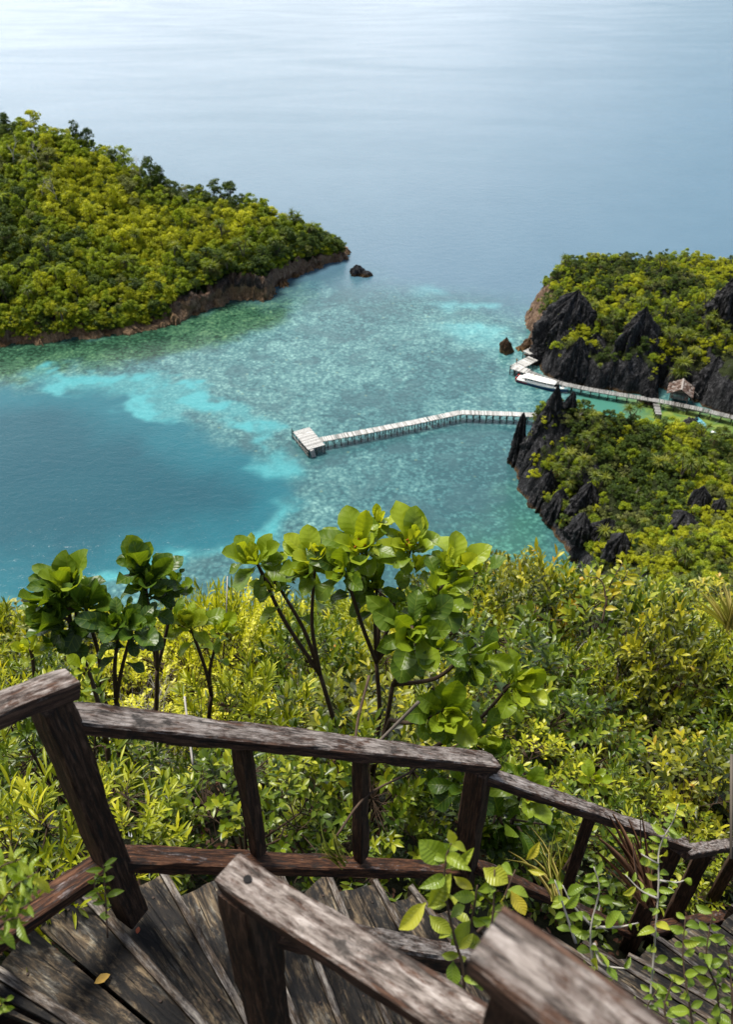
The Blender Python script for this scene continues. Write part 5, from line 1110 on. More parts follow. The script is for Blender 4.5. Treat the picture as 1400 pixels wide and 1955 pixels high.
# balusters between the rails
def bal(a, b, f, seed, w=.045, drop=.66, par=None):
    p = a.lerp(b, f); return beam('baluster', p + Vector((0, .01, -.01)), p + Vector((.0, .01, -drop)), w, .05, WPOST, par or outer, seed, up=(.5, .86, 0), seg=.06, bev=.08)
A1, B1 = T1 + Vector((.0, .02, -.10)), T2 + Vector((0, 0, .03)); bal(A1, B1, .315, 21, w=.036, drop=.645); bal(A1, B1, .61, 22, w=.040, drop=.68)
bal(T2 + Vector((.06, 0, -.08)), T3 + Vector((0, 0, .02)), .48, 23, .05, .84)
# inner railing
I0 = V3(-.228, .71, -1.435)
beam('handrail', V3(-.243, .722, -1.410), V3(.26, .372, -1.300), .069, .044, WRAIL, inner, 31)
post(inner, I0 + Vector((.01, -.005, .008)), 1.15, .074, 32)
beam('handrail', I0 + Vector((.05, .02, -.205)), V3(.47, 1.07, -2.68), .058, .052, WRAIL, inner, 33)
post(inner, V3(.44, 1.055, -2.66), 1.3, .062, 34)
# upper handrail
beam('handrail', V3(.120, .372, -.865), V3(.40, .155, -.865), .074, .045, WRAIL, upper, 41)
post(upper, V3(.165, .345, -.89), 1.5, .055, 42)

# the stair itself
stair = thing('staircase', 'steep winding wooden staircase of worn grey planks fanning out across the bottom of the view', 'staircase', V3(-.1, .9, -3.2))
def S(x, y, z): return V3(x, y, z)
# (outer point, inner point, height of the tread that starts here) in order down the stair
def atpx(px, py, z): p = atz(px, py, EYE + z); return p - E3
def line(o, i, zo): 
    a = atpx(o[0], o[1], zo); b = atpx(i[0], i[1], zo); d = (b - a).normalized(); return a, d
steps = []
def addline(o, i, z, Lout=0, Lin=.95):
    a, d = line(o, i, z); steps.append((a - d * Lout, a + d * Lin, z))
addline((-160, 1850), (110, 1955), -2.06, .15, 1.2)    # upper landing edge
addline((5, 1862), (150, 1955), -2.24, .12, 1.15)
addline((136, 1679), (385, 1955), -2.42, .03, 1.1)
addline((316, 1674), (476, 1955), -2.60, .02, 1.1)
addline((452, 1676), (567, 1955), -2.79, .03, 1.1)
addline((540, 1676), (652, 1955), -2.98, .03, 1.1)
addline((628, 1673), (743, 1955), -3.17, .02, 1.1)
addline((724, 1694), (860, 1955), -3.36, .02, 1.05)
addline((800, 1712), (985, 1955), -3.55, .02, 1.05)
addline((880, 1735), (1080, 1940), -3.74, .02, 1.05)
addline((965, 1760), (1170, 1930), -3.93, .02, 1.1)
addline((1050, 1785), (1260, 1930), -4.12, .02, 1.1)
addline((1135, 1810), (1340, 1935), -4.31, .02, 1.1)
addline((1215, 1830), (1420, 1945), -4.50, .02, 1.1)
addline((1270, 1800), (1480, 1955), -4.70, .05, 1.1)
addline((1350, 1770), (1560, 1925), -4.90, .05, 1.1)
addline((1425, 1745), (1640, 1890), -5.10, .05, 1.1)
addline((1500, 1720), (1720, 1850), -5.30, .05, 1.1)
z = Vector((0, 0, 1))
for k in range(len(steps) - 1):
    (a0, a1, za) = steps[k]; (b0, b1, zb) = steps[k + 1]
    # the tread between this riser and the next lies at this step's height, minus a riser
    h = zb; f = lambda p: Vector((p.x, p.y, h)) + E3
    nA = (a1 - a0).normalized().cross(z); nA = Vector((nA.x, nA.y, 0)).normalized()
    if (Vector((b0.x - a0.x, b0.y - a0.y, 0))).dot(nA) < 0: nA = -nA
    g = nA * .022; A0, A1, B0, B1 = f(a0 + g), f(a1 + g), f(b0 - nA * .014), f(b1 - nA * .014)
    ratio = .52 if k in (0, 1) else 1.0
    wdt = (B0 - A0).length
    if k <= 1 or wdt > .30:
        s = .5; M0, M1 = A0.lerp(B0, s), A1.lerp(B1, s); gg = nA * .006
        plank('tread', A0, A1, M1 - gg, M0 - gg, .028, WTREAD, stair, 60 + k * 2); plank('tread', M0 + gg + (M1 - M0) * .03 * (k % 2), M1 + gg, B1, B0 , .028, WTREAD, stair, 61 + k * 2)
    else: plank('tread', A0 + (A1 - A0) * .02 * (k % 3), A1, B1, B0, .028, WTREAD, stair, 60 + k * 2)
    # the riser board: its worn top edge shows beside the tread above
    b0r, b1r = Vector((b0.x, b0.y, h - .085)) + E3, Vector((b1.x, b1.y, h - .085)) + E3; ext = (b0r - b1r).normalized() * (.02 + .02 * (k % 2))
    beam('riser', b0r + ext, b1r, .024, .185, WSTRIP, stair, 90 + k, seg=.08, bev=.1)
# stringers under both ends and props to the ground
for k in range(len(steps) - 1):
    for t, sd_ in ((.10, 0), (.80, 1)):
        a = steps[k][0].lerp(steps[k][1], t); b = steps[k + 1][0].lerp(steps[k + 1][1], t)
        if k % 3 == 0 or k == len(steps) - 2:
            e = steps[min(k + 3, len(steps) - 1)]; e_ = e[0].lerp(e[1], t)
            beam('stringer', Vector((a.x, a.y, steps[k][2] - .34)) + E3, Vector((e_.x, e_.y, e[2] - .34)) + E3, .05, .16, WPOST, stair, 120 + k + sd_, seg=.1)
        if k % 4 == 1: beam('prop', Vector((a.x, a.y, steps[k][2] - .40)) + E3, Vector((a.x, a.y, steps[k][2] - 1.9)) + E3, .08, .08, WPOST, stair, 140 + k + sd_, up=(0, 1, 0), seg=.15)
# nail heads, and the dark socket in the end of the inner handrail
IRON = plain('rusty_nail', (.05, .028, .018), .7, .3, .3, 30)
nm = MB()
for k in range(len(steps) - 1):
    a0, a1, za = steps[k]; b0, b1, zb = steps[k + 1]
    for t in (.07, .42, .74):
        for u in ((.2, .8) if k < 2 else (.28, .74)):
            p = a0.lerp(a1, t).lerp(b0.lerp(b1, t), u); nm.tube([(p.x - stair.location.x + EYE * 0, p.y - stair.location.y, zb - stair.location.z + EYE + q) for q in (-.004, .0035)], .0042, 7)
nm.build('nails', IRON, stair)
nm = MB(); q = V3(-.205, .695, -1.380) - inner.location
nm.tube([q + Vector((0, 0, -.02)), q + Vector((0, 0, .006))], .0075, 10); nm.build('nail_plug', plain('black_socket', (.01, .009, .009), .8, .2), inner)
# fallen leaves on the treads
def leaf_on(px, py, z_, L, wd, mat, label, rz, name='fallen_leaf'):
    p = atpx(px, py, z_) + E3; c = Cloud(); c.add(T_LEAF, [(0, 0, .004)], [(math.cos(rz), math.sin(rz), .03)], [(0, 0, 1)], L, wd, .7); o = ob(name, c.mesh(name, mat)); o.location = p; tag(o, label, 'leaf')
LY = plain('dry_yellow_leaf', (.55, .33, .06), .6, .3, .15, 60); LR = plain('dry_red_leaf', (.36, .07, .02), .6, .3, .15, 60)
leaf_on(180, 1879, -2.408, .045, .028, LY, 'small dry yellow leaf lying on the wide plank at the lower left', .6)
leaf_on(262, 1784, -2.588, .022, .016, LR, 'tiny dry red leaf lying on the tread left of the thick post', 1.6)

# ================================================================ PLANTS OF THE NEAR HILLSIDE
F_YEL = leafmat('small_yellow_leaf', [(.05, (.12, .14, .008)), (.3, (.36, .37, .012)), (.6, (.66, .63, .03)), (.9, (.80, .76, .14))], .40, .42, .35, .12, tmul=(1.15, 1.15, .5))
F_LIM = leafmat('lime_leaf', [(.05, (.03, .045, .004)), (.3, (.13, .17, .008)), (.6, (.34, .37, .013)), (1, (.68, .63, .05))], .36, .40, .4, .2)
F_GRN = leafmat('green_leaf', [(.05, (.010, .022, .003)), (.3, (.045, .08, .006)), (.6, (.13, .185, .010)), (1, (.42, .43, .03))], .32, .36, .45, .2)
F_OLV = leafmat('olive_leaf', [(.05, (.012, .018, .003)), (.3, (.060, .078, .006)), (.6, (.19, .20, .010)), (.85, (.46, .42, .025)), (1, (.42, .19, .03))], .32, .40, .4, .2)
F_BIG = leafmat('broad_leaf', [(.0, (.022, .050, .006)), (.35, (.095, .165, .010)), (.60, (.27, .36, .018)), (1, (.58, .62, .05))], .40, .38, .4, .1, veins=True, dry=True, tmul=(1.5, 1.35, .4))
F_BIGD = leafmat('dark_broad_leaf', [(.0, (.018, .045, .007)), (.35, (.075, .14, .012)), (.65, (.22, .31, .020)), (1, (.46, .52, .05))], .36, .36, .4, .1, veins=True, dry=True, tmul=(1.5, 1.35, .4))
F_SPOT = leafmat('yellowing_leaf', [(.0, (.10, .17, .012)), (.5, (.24, .33, .03)), (.8, (.50, .50, .05)), (1, (.62, .48, .05))], .36, .35, .45, .1, veins=True, dry=True, tmul=(1.3, 1.25, .4))
F_DEAD = leafmat('dead_frond_leaf', [(0, (.03, .012, .008)), (.5, (.11, .05, .03)), (1, (.26, .15, .09))], .15, .6, .2, .1, tmul=(1.2, 1, .8))
F_GRASS = leafmat('grass_blade', [(0, (.10, .13, .02)), (.5, (.33, .32, .06)), (1, (.55, .45, .18))], .3, .5, .3, .1)

def shrub_proto(kind, seed, mat, rad, hgt, ntip, per, leaf, wd, name='shrub', tpl=T_LEAF, droop=.0, upright=.35, stemmat=None, twig_out=.0, twiglen=.13, spiral=True):
    rng = np.random.default_rng(seed); c = Cloud(); m = MB(); r = thing(name, 'x', 'shrub'); pr = random.Random(seed)
    nodes = []
    for i in range(9):
        a = i * 2.4 + rng.uniform(-.4, .4); q = rng.uniform(.2, .75) * rad; e = np.array([math.cos(a) * q, math.sin(a) * q, hgt * rng.uniform(.35, .75)])
        mid = e * np.array([.35, .35, .5]) + rng.normal(0, .04 * rad, 3); m.tube([(0, 0, -.25), tuple(mid), tuple(e)], [.013, .010, .006], 5, cap=False); nodes.append(e); nodes.append((mid + e) / 2)
    nodes = np.array(nodes)
    for i in range(ntip):
        th = rng.uniform(0, 6.283); zz = rng.uniform(-.35, 1) ; rr = math.sqrt(max(0, 1 - max(zz, 0) ** 2)) * rng.uniform(.35, 1.0) ** .5 * rad
        tip = np.array([rr * math.cos(th), rr * math.sin(th), hgt * (.5 + .5 * zz * rng.uniform(.8, 1.15))])
        out = norm(np.array([tip[0] / rad, tip[1] / rad, (tip[2] / hgt - .25) * 1.6]) + rng.normal(0, .35, 3))
        nd = nodes[np.argmin(((nodes - tip) ** 2).sum(1))]; kn = (nd + tip) / 2 + rng.normal(0, .03, 3)
        m.tube([tuple(nd), tuple(kn), tuple(tip)], [.004, .003, .0018], 3, cap=False)
        TL = twiglen * rng.uniform(.7, 1.4); n = per; t = np.linspace(0, 1, n); az = np.arange(n) * 2.4 + rng.uniform(0, 6)
        U = norm(np.cross(out, rng.normal(size=3))); W = np.cross(out, U)
        base = tip + out * (t[:, None] - .5) * TL; op = (1 - .45 * t)[:, None]
        d = norm(out * (upright + .5 * t[:, None]) + (U * np.cos(az)[:, None] + W * np.sin(az)[:, None]) * op + np.array([0, 0, -droop])); nr = norm(np.array([0, 0, 1.0]) + out * .6 + rng.normal(0, .25, (n, 3)))
        cl = rng.normal(.46, .21)
        c.add(tpl, base, d, nr, leaf * rng.uniform(.6, 1.25, n), leaf * wd * rng.uniform(.8, 1.2, n), np.clip(cl + .22 * (t - .5) + rng.normal(0, .13, n), 0, 1))
    a = ob('foliage', c.mesh('foliage', mat), r); b = m.build('stem', stemmat or BARK_D, r, smooth=True); return proto(kind, r, a, b)
for j in range(3):
    shrub_proto('sy', 700 + j, F_YEL, .50, .78, 260, 9, .036, .60, 'yellow_shrub', twiglen=.07)
    shrub_proto('sl', 710 + j, F_LIM, .50, .80, 90, 11, .098, .20, 'narrow_leaved_shrub', twiglen=.14, upright=.5)
    shrub_proto('sn', 720 + j, F_GRN, .50, .75, 95, 11, .085, .28, 'green_shrub', twiglen=.12, upright=.45)
    shrub_proto('so', 730 + j, F_OLV, .62, .95, 110, 10, .092, .42, 'ovate_leaved_shrub', twiglen=.15, droop=.15)
    shrub_proto('sg', 740 + j, F_GRN, .60, .90, 110, 10, .076, .46, 'round_leaved_shrub', twiglen=.13)
shrub_proto('sf', 750, F_OLV, .60, .9, 150, 10, .052, .5, 'fine_leaved_shrub', twiglen=.10); shrub_proto('sf', 751, F_LIM, .60, .9, 150, 10, .052, .5, 'fine_leaved_shrub', twiglen=.10)
for j in range(3):
    o = dead_mb(560 + j, .95, .011, 5, .75).build('bare_twigs', BARK_W, smooth=True); tag(o, 'x', 'twigs'); proto('twig', o)

CREST = [(-300, 1185), (0, 1178), (60, 1190), (180, 1170), (225, 1128), (265, 1128), (300, 1165), (360, 1150), (400, 1120), (440, 1140), (480, 1150), (560, 1130), (640, 1135), (720, 1125), (860, 1110), (900, 1085), (950, 1072), (1020, 1078), (1100, 1098), (1170, 1092), (1200, 1130), (1260, 1128), (1330, 1165), (1400, 1170), (1700, 1180)]
EDGE = [(-9, -3), (-2.2, -1), (-1.35, .55), (-1.0, 1.30), (.35, 1.98), (1.5, 2.35), (2.5, 2.9), (6, 4.6), (12, 7)]
def near_cover():
    rng = np.random.default_rng(77); got = []; n = 26000; Y = 1.2 + 12.5 * rng.random(n) ** 1.35; X = rng.uniform(-1, 1, n) * (1.6 + Y * .66) + .1 * Y; names = {}
    for i in range(n):
        x, y = float(X[i]), float(Y[i]); z = EYE - float(side_drop(x, y)); 
        sc = (.62 + .07 * y + rng.uniform(-.12, .2)) * (1.55 if (rng.random() < .14 and y > 3.6) else 1.0); rad = .40 * sc
        if y < np.interp(x, [e[0] for e in EDGE], [e[1] for e in EDGE]) + rad * .75: continue
        px, py, t = proj(x, y, z + .5)
        if px < -200 or px > 1600 or py > 1950: continue
        if (x + .9) ** 2 + (y - 2.05) ** 2 < .22 ** 2: continue        # the little clearing with the white scrap
        if any((x - a) ** 2 + (y - b) ** 2 < (.5 * (r + rad)) ** 2 * (1.9 if y < 4 else 1.75) for a, b, r in got): continue
        q = rng.random()
        if px < 200 and py > 1330: k = 'sn' if q < .6 else ('sl' if q < .85 else 'sg')
        elif 170 < px < 560 and 1170 < py < 1440: k = 'sy' if q < .93 else 'sl'
        elif 440 < px < 700 and 1240 < py < 1560: k = 'sl' if q < .6 else ('sg' if q < .8 else 'so')
        elif px > 860: k = ('so' if q < .50 else ('sf' if q < .66 else ('sg' if q < .9 else 'sn'))) if py < 1260 else ('so' if q < .26 else ('sf' if q < .52 else ('sg' if q < .82 else 'sn')))
        elif py > 1440: k = 'sn' if q < .5 else ('sg' if q < .8 else 'sl')
        else: k = 'so' if q < .35 else ('sl' if q < .6 else ('sg' if q < .85 else 'sy'))
        H = {'sy': .75, 'sl': .8, 'sn': .75, 'so': .95, 'sg': .9, 'sf': .9}[k]
        # no taller than the skyline of the scrub allows
        hs = sc * rng.uniform(.70, 1.5) * (1.45 if y > 4.5 else 1.0); ok = False
        off = rng.uniform(-34, -5) if rng.random() < .16 else rng.uniform(-6, 70)
        for _ in range(12):
            _, row, _ = proj(x, y, z + H * hs * 1.02); lim = np.interp(px, [c[0] for c in CREST], [c[1] for c in CREST]) + off
            if row >= lim: ok = True; break
            hs *= .86
        if not ok or hs < .25: continue
        got.append((x, y, rad))
        side = 'left of the big centre shrub' if px < 440 else ('behind the long top rail' if px < 880 else 'covering the slope right of the big centre shrub')
        nm = {'sy': 'bright yellow small leaved shrub', 'sl': 'lime green narrow leaved shrub', 'sn': 'green shrub with pointed narrow leaves', 'so': 'yellow olive shrub with oval leaves', 'sg': 'green shrub with rounded leaves', 'sf': 'fine leaved yellow green shrub'}[k]
        place(k, int(rng.integers(9)), (x, y, z - .05), rng.uniform(0, 6.28), (sc, sc, hs), nm + ' ' + side, nm + 's ' + side)
    return len(got)
NEAR = near_cover(); print('near shrubs', NEAR)
def ground(x, y): return EYE - float(side_drop(x, y))
def gray(px, py, extra=0.0):
    """the ray's meeting point with the hillside"""
    a, b, c = ray(px, py)
    for i in range(1, 900):
        Y = i * .02
        if EYE + c / b * Y <= ground(a / b * Y, Y) + extra: return Vector((a / b * Y, Y, ground(a / b * Y, Y)))
    return Vector((a / b * 8, 8, ground(a / b * 8, 8)))
for i, (px, py, s, lab) in enumerate([(440, 1330, .9, 'pale leafless twigs sticking out of the bright yellow shrubs'), (330, 1500, .75, 'white dead twigs seen under the long top rail near the left post'), (1140, 1500, .9, 'pale dead twigs under the olive shrubs right of the stair corner'), (980, 1260, .8, 'grey bare twigs among oval leaved shrubs beside the centre shrub'), (760, 1520, .8, 'pale bare twigs below the long rail beside its second baluster'), (1330, 1330, .9, 'grey bare twigs in the fine leaved shrubs at the right edge'), (20, 1290, .9, 'grey bare twigs at the left edge above the end of the handrail'), (560, 1480, .7, 'brown bare twigs under the rail between the two balusters')]):
    p = gray(px, py + 20); place('twig', i, (p.x, p.y - .1, p.z), i * 2.3, s, lab)

rt = np.random.default_rng(55)
for i in range(46):
    x_, y_ = rt.uniform(-3, 5.5), rt.uniform(2.6, 8.5)
    if y_ < np.interp(x_, [e[0] for e in EDGE], [e[1] for e in EDGE]) + .5: continue
    z_ = ground(x_, y_); s_ = rt.uniform(.9, 1.5) * (.7 + .07 * y_); px_, py_, _ = proj(x_, y_, z_ + .95 * s_)
    if py_ < np.interp(px_, [c[0] for c in CREST], [c[1] for c in CREST]) - 12 or not -50 < px_ < 1450: continue
    place('twig', i, (x_, y_, z_), rt.uniform(0, 6.28), s_, 'pale leafless twigs poking out of the leafy slope', 'bare twigs scattered through the slope shrubs')
# ---- broad leaved shrubs with leaf rosettes
def rosette(c, rng, pos, axis, L, n, tint=.6, open_=1.25, dry=0.0, wd=1.0, inner=.15):
    axis = norm(np.array(axis, float)); U = norm(np.cross(axis, [.13, .31, .94] if abs(axis[2]) < .9 else [1, .2, .1])); W = np.cross(axis, U)
    n = int(n * 1.6)
    for i in range(n):
        f = (i + .5) / n; az = i * 2.39996 + rng.uniform(-.5, .5); el = (inner + (open_ - inner) * f ** .8) * .74 + rng.normal(0, .26)
        rad = U * math.cos(az) + W * math.sin(az); d = axis * math.cos(el) + rad * math.sin(el); nr = axis * math.sin(el) - rad * math.cos(el)
        tp = T_BIG[2] if f < .3 else (T_BIG[0] if f < .55 else (T_BIG[1] if rng.random() < .65 else T_BIG[3]))
        l = L * 1.30 * (.50 + .5 * min(1, f * 2.2)) * rng.uniform(.58, 1.2)
        c.add(tp, [pos + rad * .012 - axis * .05 * f], [d], [nr + rng.normal(0, .12, 3)], l, l * rng.uniform(.66, .95) * wd, np.clip(tint + .04 + .50 * (.42 - f) + rng.normal(0, .07), 0, 1), dry + (rng.random() < .12) * .55)
def broad_shrub(label, rootpx, rootY, heads, seed, mat, extra_leaves=(), stemr=.016, flowers=()):
    rng = np.random.default_rng(seed); root = Vector((ray(rootpx[0], rootpx[1])[0] / ray(rootpx[0], rootpx[1])[1] * rootY, rootY, 0)); root.z = ground(root.x, root.y)
    r = thing('broad_leaved_shrub', label, 'shrub', root); m = MB(); pts = [atY(h[0], h[1], h[2]) - root for h in heads]
    fork = sum(pts, Vector()) / len(pts) * .45; forks = [fork * .5]
    m.tube(curve_pts([(0, 0, -.2), fork * .25 + Vector((.03, 0, 0)), fork * .5], 5), [stemr * 1.5] * 11, 7)
    for k in range(max(1, len(heads) // 3)): 
        sub = pts[k * 3:k * 3 + 3]; q = sum(sub, Vector()) / len(sub); f2 = fork * .5 * .4 + q * .6 - Vector((0, 0, .12)); forks.append(f2)
        m.tube(curve_pts([fork * .5, (fork * .5 + f2) / 2 + Vector(rng.normal(0, .03, 3)), f2], 5), np.linspace(stemr * 1.15, stemr * .8, 11), 6)
    for k, (h, p) in enumerate(zip(heads, pts)):
        f = min(forks, key=lambda v: (v - p).length + (0 if v.z < p.z - .05 else 5)); ax = Vector(h[4]).normalized(); mid = (f + p) / 2 + Vector(rng.normal(0, .02, 3)) - Vector((0, 0, .03))
        m.tube(curve_pts([f, mid, p - ax * .06, p], 5), np.linspace(stemr * .8, stemr * .42, 16), 6)
        if h[3] > .12:
            for s in range(2):
                q = p + Vector(rng.normal(0, .055, 3)) - Vector((0, 0, .05)); m.tube([p - ax * .10, q], [stemr * .4, stemr * .3], 5); c2 = Cloud(); rosette(c2, rng, np.array(q), tuple(Vector(h[4]) + Vector(rng.normal(0, .45, 3))), h[3] * .62, 5, h[6] - .08, 1.1, h[8] if len(h) > 8 else 0.0); ob('leaf_rosette', c2.mesh('leaf_rosette', mat, uv=True), r)
        c = Cloud(); rosette(c, rng, np.array(p), h[4], h[3], h[5], h[6], h[7] if len(h) > 7 else 1.3, h[8] if len(h) > 8 else 0.0)
        # a few older leaves lower down the same shoot
        dv = np.array((p - f)); c_ = c
        for s in range(3):
            c = Cloud()
            t = rng.uniform(.55, .9); az = rng.uniform(0, 6.28); d = norm(np.array([math.cos(az), math.sin(az), -.15])); c.add(T_BIG[1], [np.array(f) + dv * t], [d], [(0, 0, 1)], h[3] * .85, h[3] * .8, np.clip(h[6] - .28 + rng.normal(0, .06), 0, 1), (rng.random() < .25) * .6); ob('leaf', c.mesh('leaf', mat, uv=True), r)
        c = c_
        ob('leaf_rosette', c.mesh('leaf_rosette', mat, uv=True), r)
        if k in flowers:
            fm_ = MB(); 
            for s in range(16):
                q = p + ax * .05 + Vector(rng.normal(0, .016, 3)); e = q + (ax * .5 + Vector(rng.normal(0, .5, 3))).normalized() * rng.uniform(.012, .035); fm_.tube([q, e], [.005, .003], 5)
            fm_.build('flower_cluster', FLOWER, r)
    m.build('branch', BARK_D, r, smooth=True)
    return r
FLOWER = plain('rusty_flower', (.38, .11, .015), .7, .2, .25, 40)
UP = (0, 0, 1); TC = (0, -.75, .75); TR = (.6, -.4, .7); TL = (-.6, -.3, .7)
broad_shrub('big broad leaved shrub with green rosettes and rusty flowers in the middle', (690, 1440), 2.75, [
    (487, 1072, 3.05, .165, (-.25, -.3, 1), 11, .62), (525, 1085, 3.15, .13, (.2, .1, 1), 8, .5), (600, 1070, 3.0, .165, (0, -.35, 1), 12, .68, 1.35),
    (690, 1050, 3.05, .17, (-.1, -.35, 1), 12, .60, 1.3), (720, 1000, 3.25, .115, (0, -.1, 1), 8, .85, 1.2), (785, 1045, 3.1, .165, (.1, -.3, 1), 12, .66, 1.3),
    (655, 1090, 2.9, .14, (-.2, -.5, .9), 9, .42, 1.3), (868, 1095, 3.0, .185, (.25, -.3, 1), 12, .70, 1.2), (845, 1130, 2.85, .15, (.4, -.5, .7), 8, .45, 1.4),
    (788, 1205, 2.6, .165, (.05, -.85, .6), 14, .46, 1.45), (715, 1120, 3.0, .14, (-.2, -.5, .8), 8, .40, 1.4), (850, 1360, 2.35, .15, (.1, -.8, .75), 14, .50, 1.45),
    (905, 1255, 2.7, .155, (.5, -.5, .4), 8, .48, 1.4, .25), (985, 1308, 2.65, .155, (.5, -.4, .8), 12, .60, 1.35, .12), (915, 1415, 2.45, .13, (.5, -.5, .6), 9, .45, 1.4)], 901, F_BIG, flowers=(2, 3, 5))
broad_shrub('dark broad leaved shrub with upright cupped leaves at the far left above the handrail end', (185, 1330), 2.7, [
    (135, 1122, 2.95, .185, (-.1, -.2, 1), 11, .62, .95), (112, 1150, 2.85, .17, (-.5, -.3, .9), 8, .35, 1.2, .25), (165, 1160, 2.9, .16, (.3, -.4, .9), 8, .30, 1.1), (222, 1195, 2.75, .145, (.1, -.5, .9), 9, .25, 1.1), (110, 1185, 2.8, .16, (-.5, -.4, .5), 8, .40, 1.3), (255, 1200, 2.75, .13, (.4, -.5, .8), 7, .28, 1.2)], 902, F_BIGD)
broad_shrub('broad leaved shrub with one tall brown tipped shoot standing against the deep blue water', (235, 1330), 2.95, [
    (272, 1090, 3.15, .19, (.05, -.1, 1), 7, .42, .5, .42), (280, 1112, 3.1, .18, (.3, -.2, .75), 6, .30, 1.35, .2), (335, 1128, 3.2, .13, (.4, -.2, .9), 8, .42, 1.2)], 903, F_BIGD)
broad_shrub('low lime green broad leaved rosette poking out left of the yellow shrubs', (365, 1260), 3.05, [(362, 1195, 3.2, .145, (0, -.35, 1), 10, .82, 1.1), (420, 1205, 3.2, .10, (.3, -.3, 1), 7, .7, 1.1)], 904, F_BIG)
broad_shrub('broad leaved shrub with drooping dark leaves just behind the middle stair post', (985, 1640), 2.35, [
    (1003, 1512, 2.25, .125, (.15, -.6, .9), 10, .68, 1.4), (885, 1500, 2.2, .12, (-.4, -.5, .9), 8, .34, 1.4), (960, 1575, 2.2, .14, (.1, -.7, .2), 8, .28, 1.4), (1000, 1595, 2.15, .13, (.4, -.7, 0), 6, .26, 1.3)], 905, F_BIGD, flowers=(0,))
broad_shrub('small broad leaved seedling at the left edge below the dark cupped leaves', (50, 1270), 2.6, [(52, 1242, 2.7, .075, (0, -.4, 1), 8, .85, 1.2)], 906, F_BIG)
broad_shrub('young broad leaved seedling with quilted leaves right beside the left handrail end', (165, 1330), 2.25, [(160, 1278, 2.3, .065, (0, -.6, 1), 7, .7, 1.3)], 907, F_BIG)
broad_shrub('light green broad leaved shoot under the olive shrubs right of the middle post', (1130, 1560), 2.45, [(1135, 1490, 2.5, .085, (.1, -.4, 1), 9, .7, 1.2)], 908, F_BIG)

# ---- saplings and twigs close to the camera
def sapling(label, stems, mat, L, wd, per, seed, stemr=.004, stemmat=None, name='sapling', tint=.6, dry=.1, tpls=(0, 1, 3), extra=()):
    """stems: lists of (px, py, t) along each shoot, root first"""
    rng = np.random.default_rng(seed); P0 = att(*stems[0][0]); r = thing(name, label, 'sapling', P0); m = MB(); c = Cloud()
    for st in stems:
        pts = curve_pts([att(*q) - P0 for q in st], 6) if len(st) > 2 else [att(*q) - P0 for q in st]
        m.tube(pts, np.linspace(stemr, stemr * .35, len(pts)), 5)
        tot = sum((pts[i + 1] - pts[i]).length for i in range(len(pts) - 1)); n = max(3, int(tot * per * 1.6))
        for k in range(n):
            f = .12 + .88 * (k + .5) / n; i = min(int(f * (len(pts) - 1)), len(pts) - 2); p = pts[i].lerp(pts[i + 1], f * (len(pts) - 1) - i); T = norm(np.array(pts[i + 1] - pts[i])); az = k * 2.4 + rng.uniform(-.5, .5)
            U = norm(np.cross(T, [.3, .9, .2])); W = np.cross(T, U); d = T * .45 + U * math.cos(az) + W * math.sin(az) + np.array([0, 0, -.25]); l = L * rng.uniform(.6, 1.2) * (1.1 - .3 * f)
            c.add(T_OVAL[(k + k // 3) % 4], [np.array(p)], [d], [(rng.normal(0, .4), -.45 + rng.normal(0, .3), .8)], l, l * wd * 1.5, np.clip(tint + rng.normal(0, .18), 0, 1), dry + (rng.random() < .2) * .5)
    for (px, py, t, dx, dy, l, ti, w_) in extra:                       # single leaves the photo shows clearly: base, direction in the picture plane
        p = np.array(att(px, py, t) - P0); q = np.array(att(px + dx, py + dy, t * .99) - P0); d = q - p; ll = np.linalg.norm(d)
        c.add(T_OVAL[0], [p], [d], [(.1, -.6, .75)], ll, ll * w_ * 1.6, ti, .12 + l)
    ob('foliage', c.mesh('foliage', mat, uv=True), r); m.build('stem', stemmat or BARK_D, r, smooth=True); return r
sapling('sapling with yellow spotted leaves leaning over the steps in front of the middle post', [
    [(885, 1990, 1.75), (886, 1860, 1.72), (868, 1790, 1.7), (850, 1700, 1.68), (852, 1640, 1.66), (862, 1610, 1.66)], [(893, 1800, 1.75), (905, 1740, 1.74), (912, 1690, 1.73)], [(912, 1780, 1.78), (950, 1740, 1.8), (985, 1660, 1.8)], [(912, 1840, 1.76), (940, 1760, 1.74), (945, 1660, 1.72)]],
    F_SPOT, .055, .55, 24, 1001, .0042, tint=.45, extra=[
    (815, 1725, 1.68, -55, 50, .12, .80, .50), (815, 1730, 1.68, 50, -58, .05, .60, .45), (850, 1650, 1.68, -45, -48, 0, .35, .75), (862, 1660, 1.68, 45, -38, 0, .55, .35), (868, 1672, 1.7, 35, 28, .1, .85, .5), (822, 1746, 1.69, 38, 40, .1, .62, .6),
    (925, 1655, 1.73, 45, 35, .12, .72, .75), (978, 1700, 1.75, 25, 50, .12, .98, .55), (900, 1760, 1.74, -40, 45, .05, .5, .6), (868, 1835, 1.72, -5, 50, .05, .15, .7), (905, 1835, 1.72, 15, 60, .02, .12, .6), (865, 1610, 1.66, -5, -25, 0, .75, .6), (1005, 1640, 1.8, 28, -30, 0, .9, .4), (1010, 1660, 1.8, 32, 10, 0, .85, .4)])
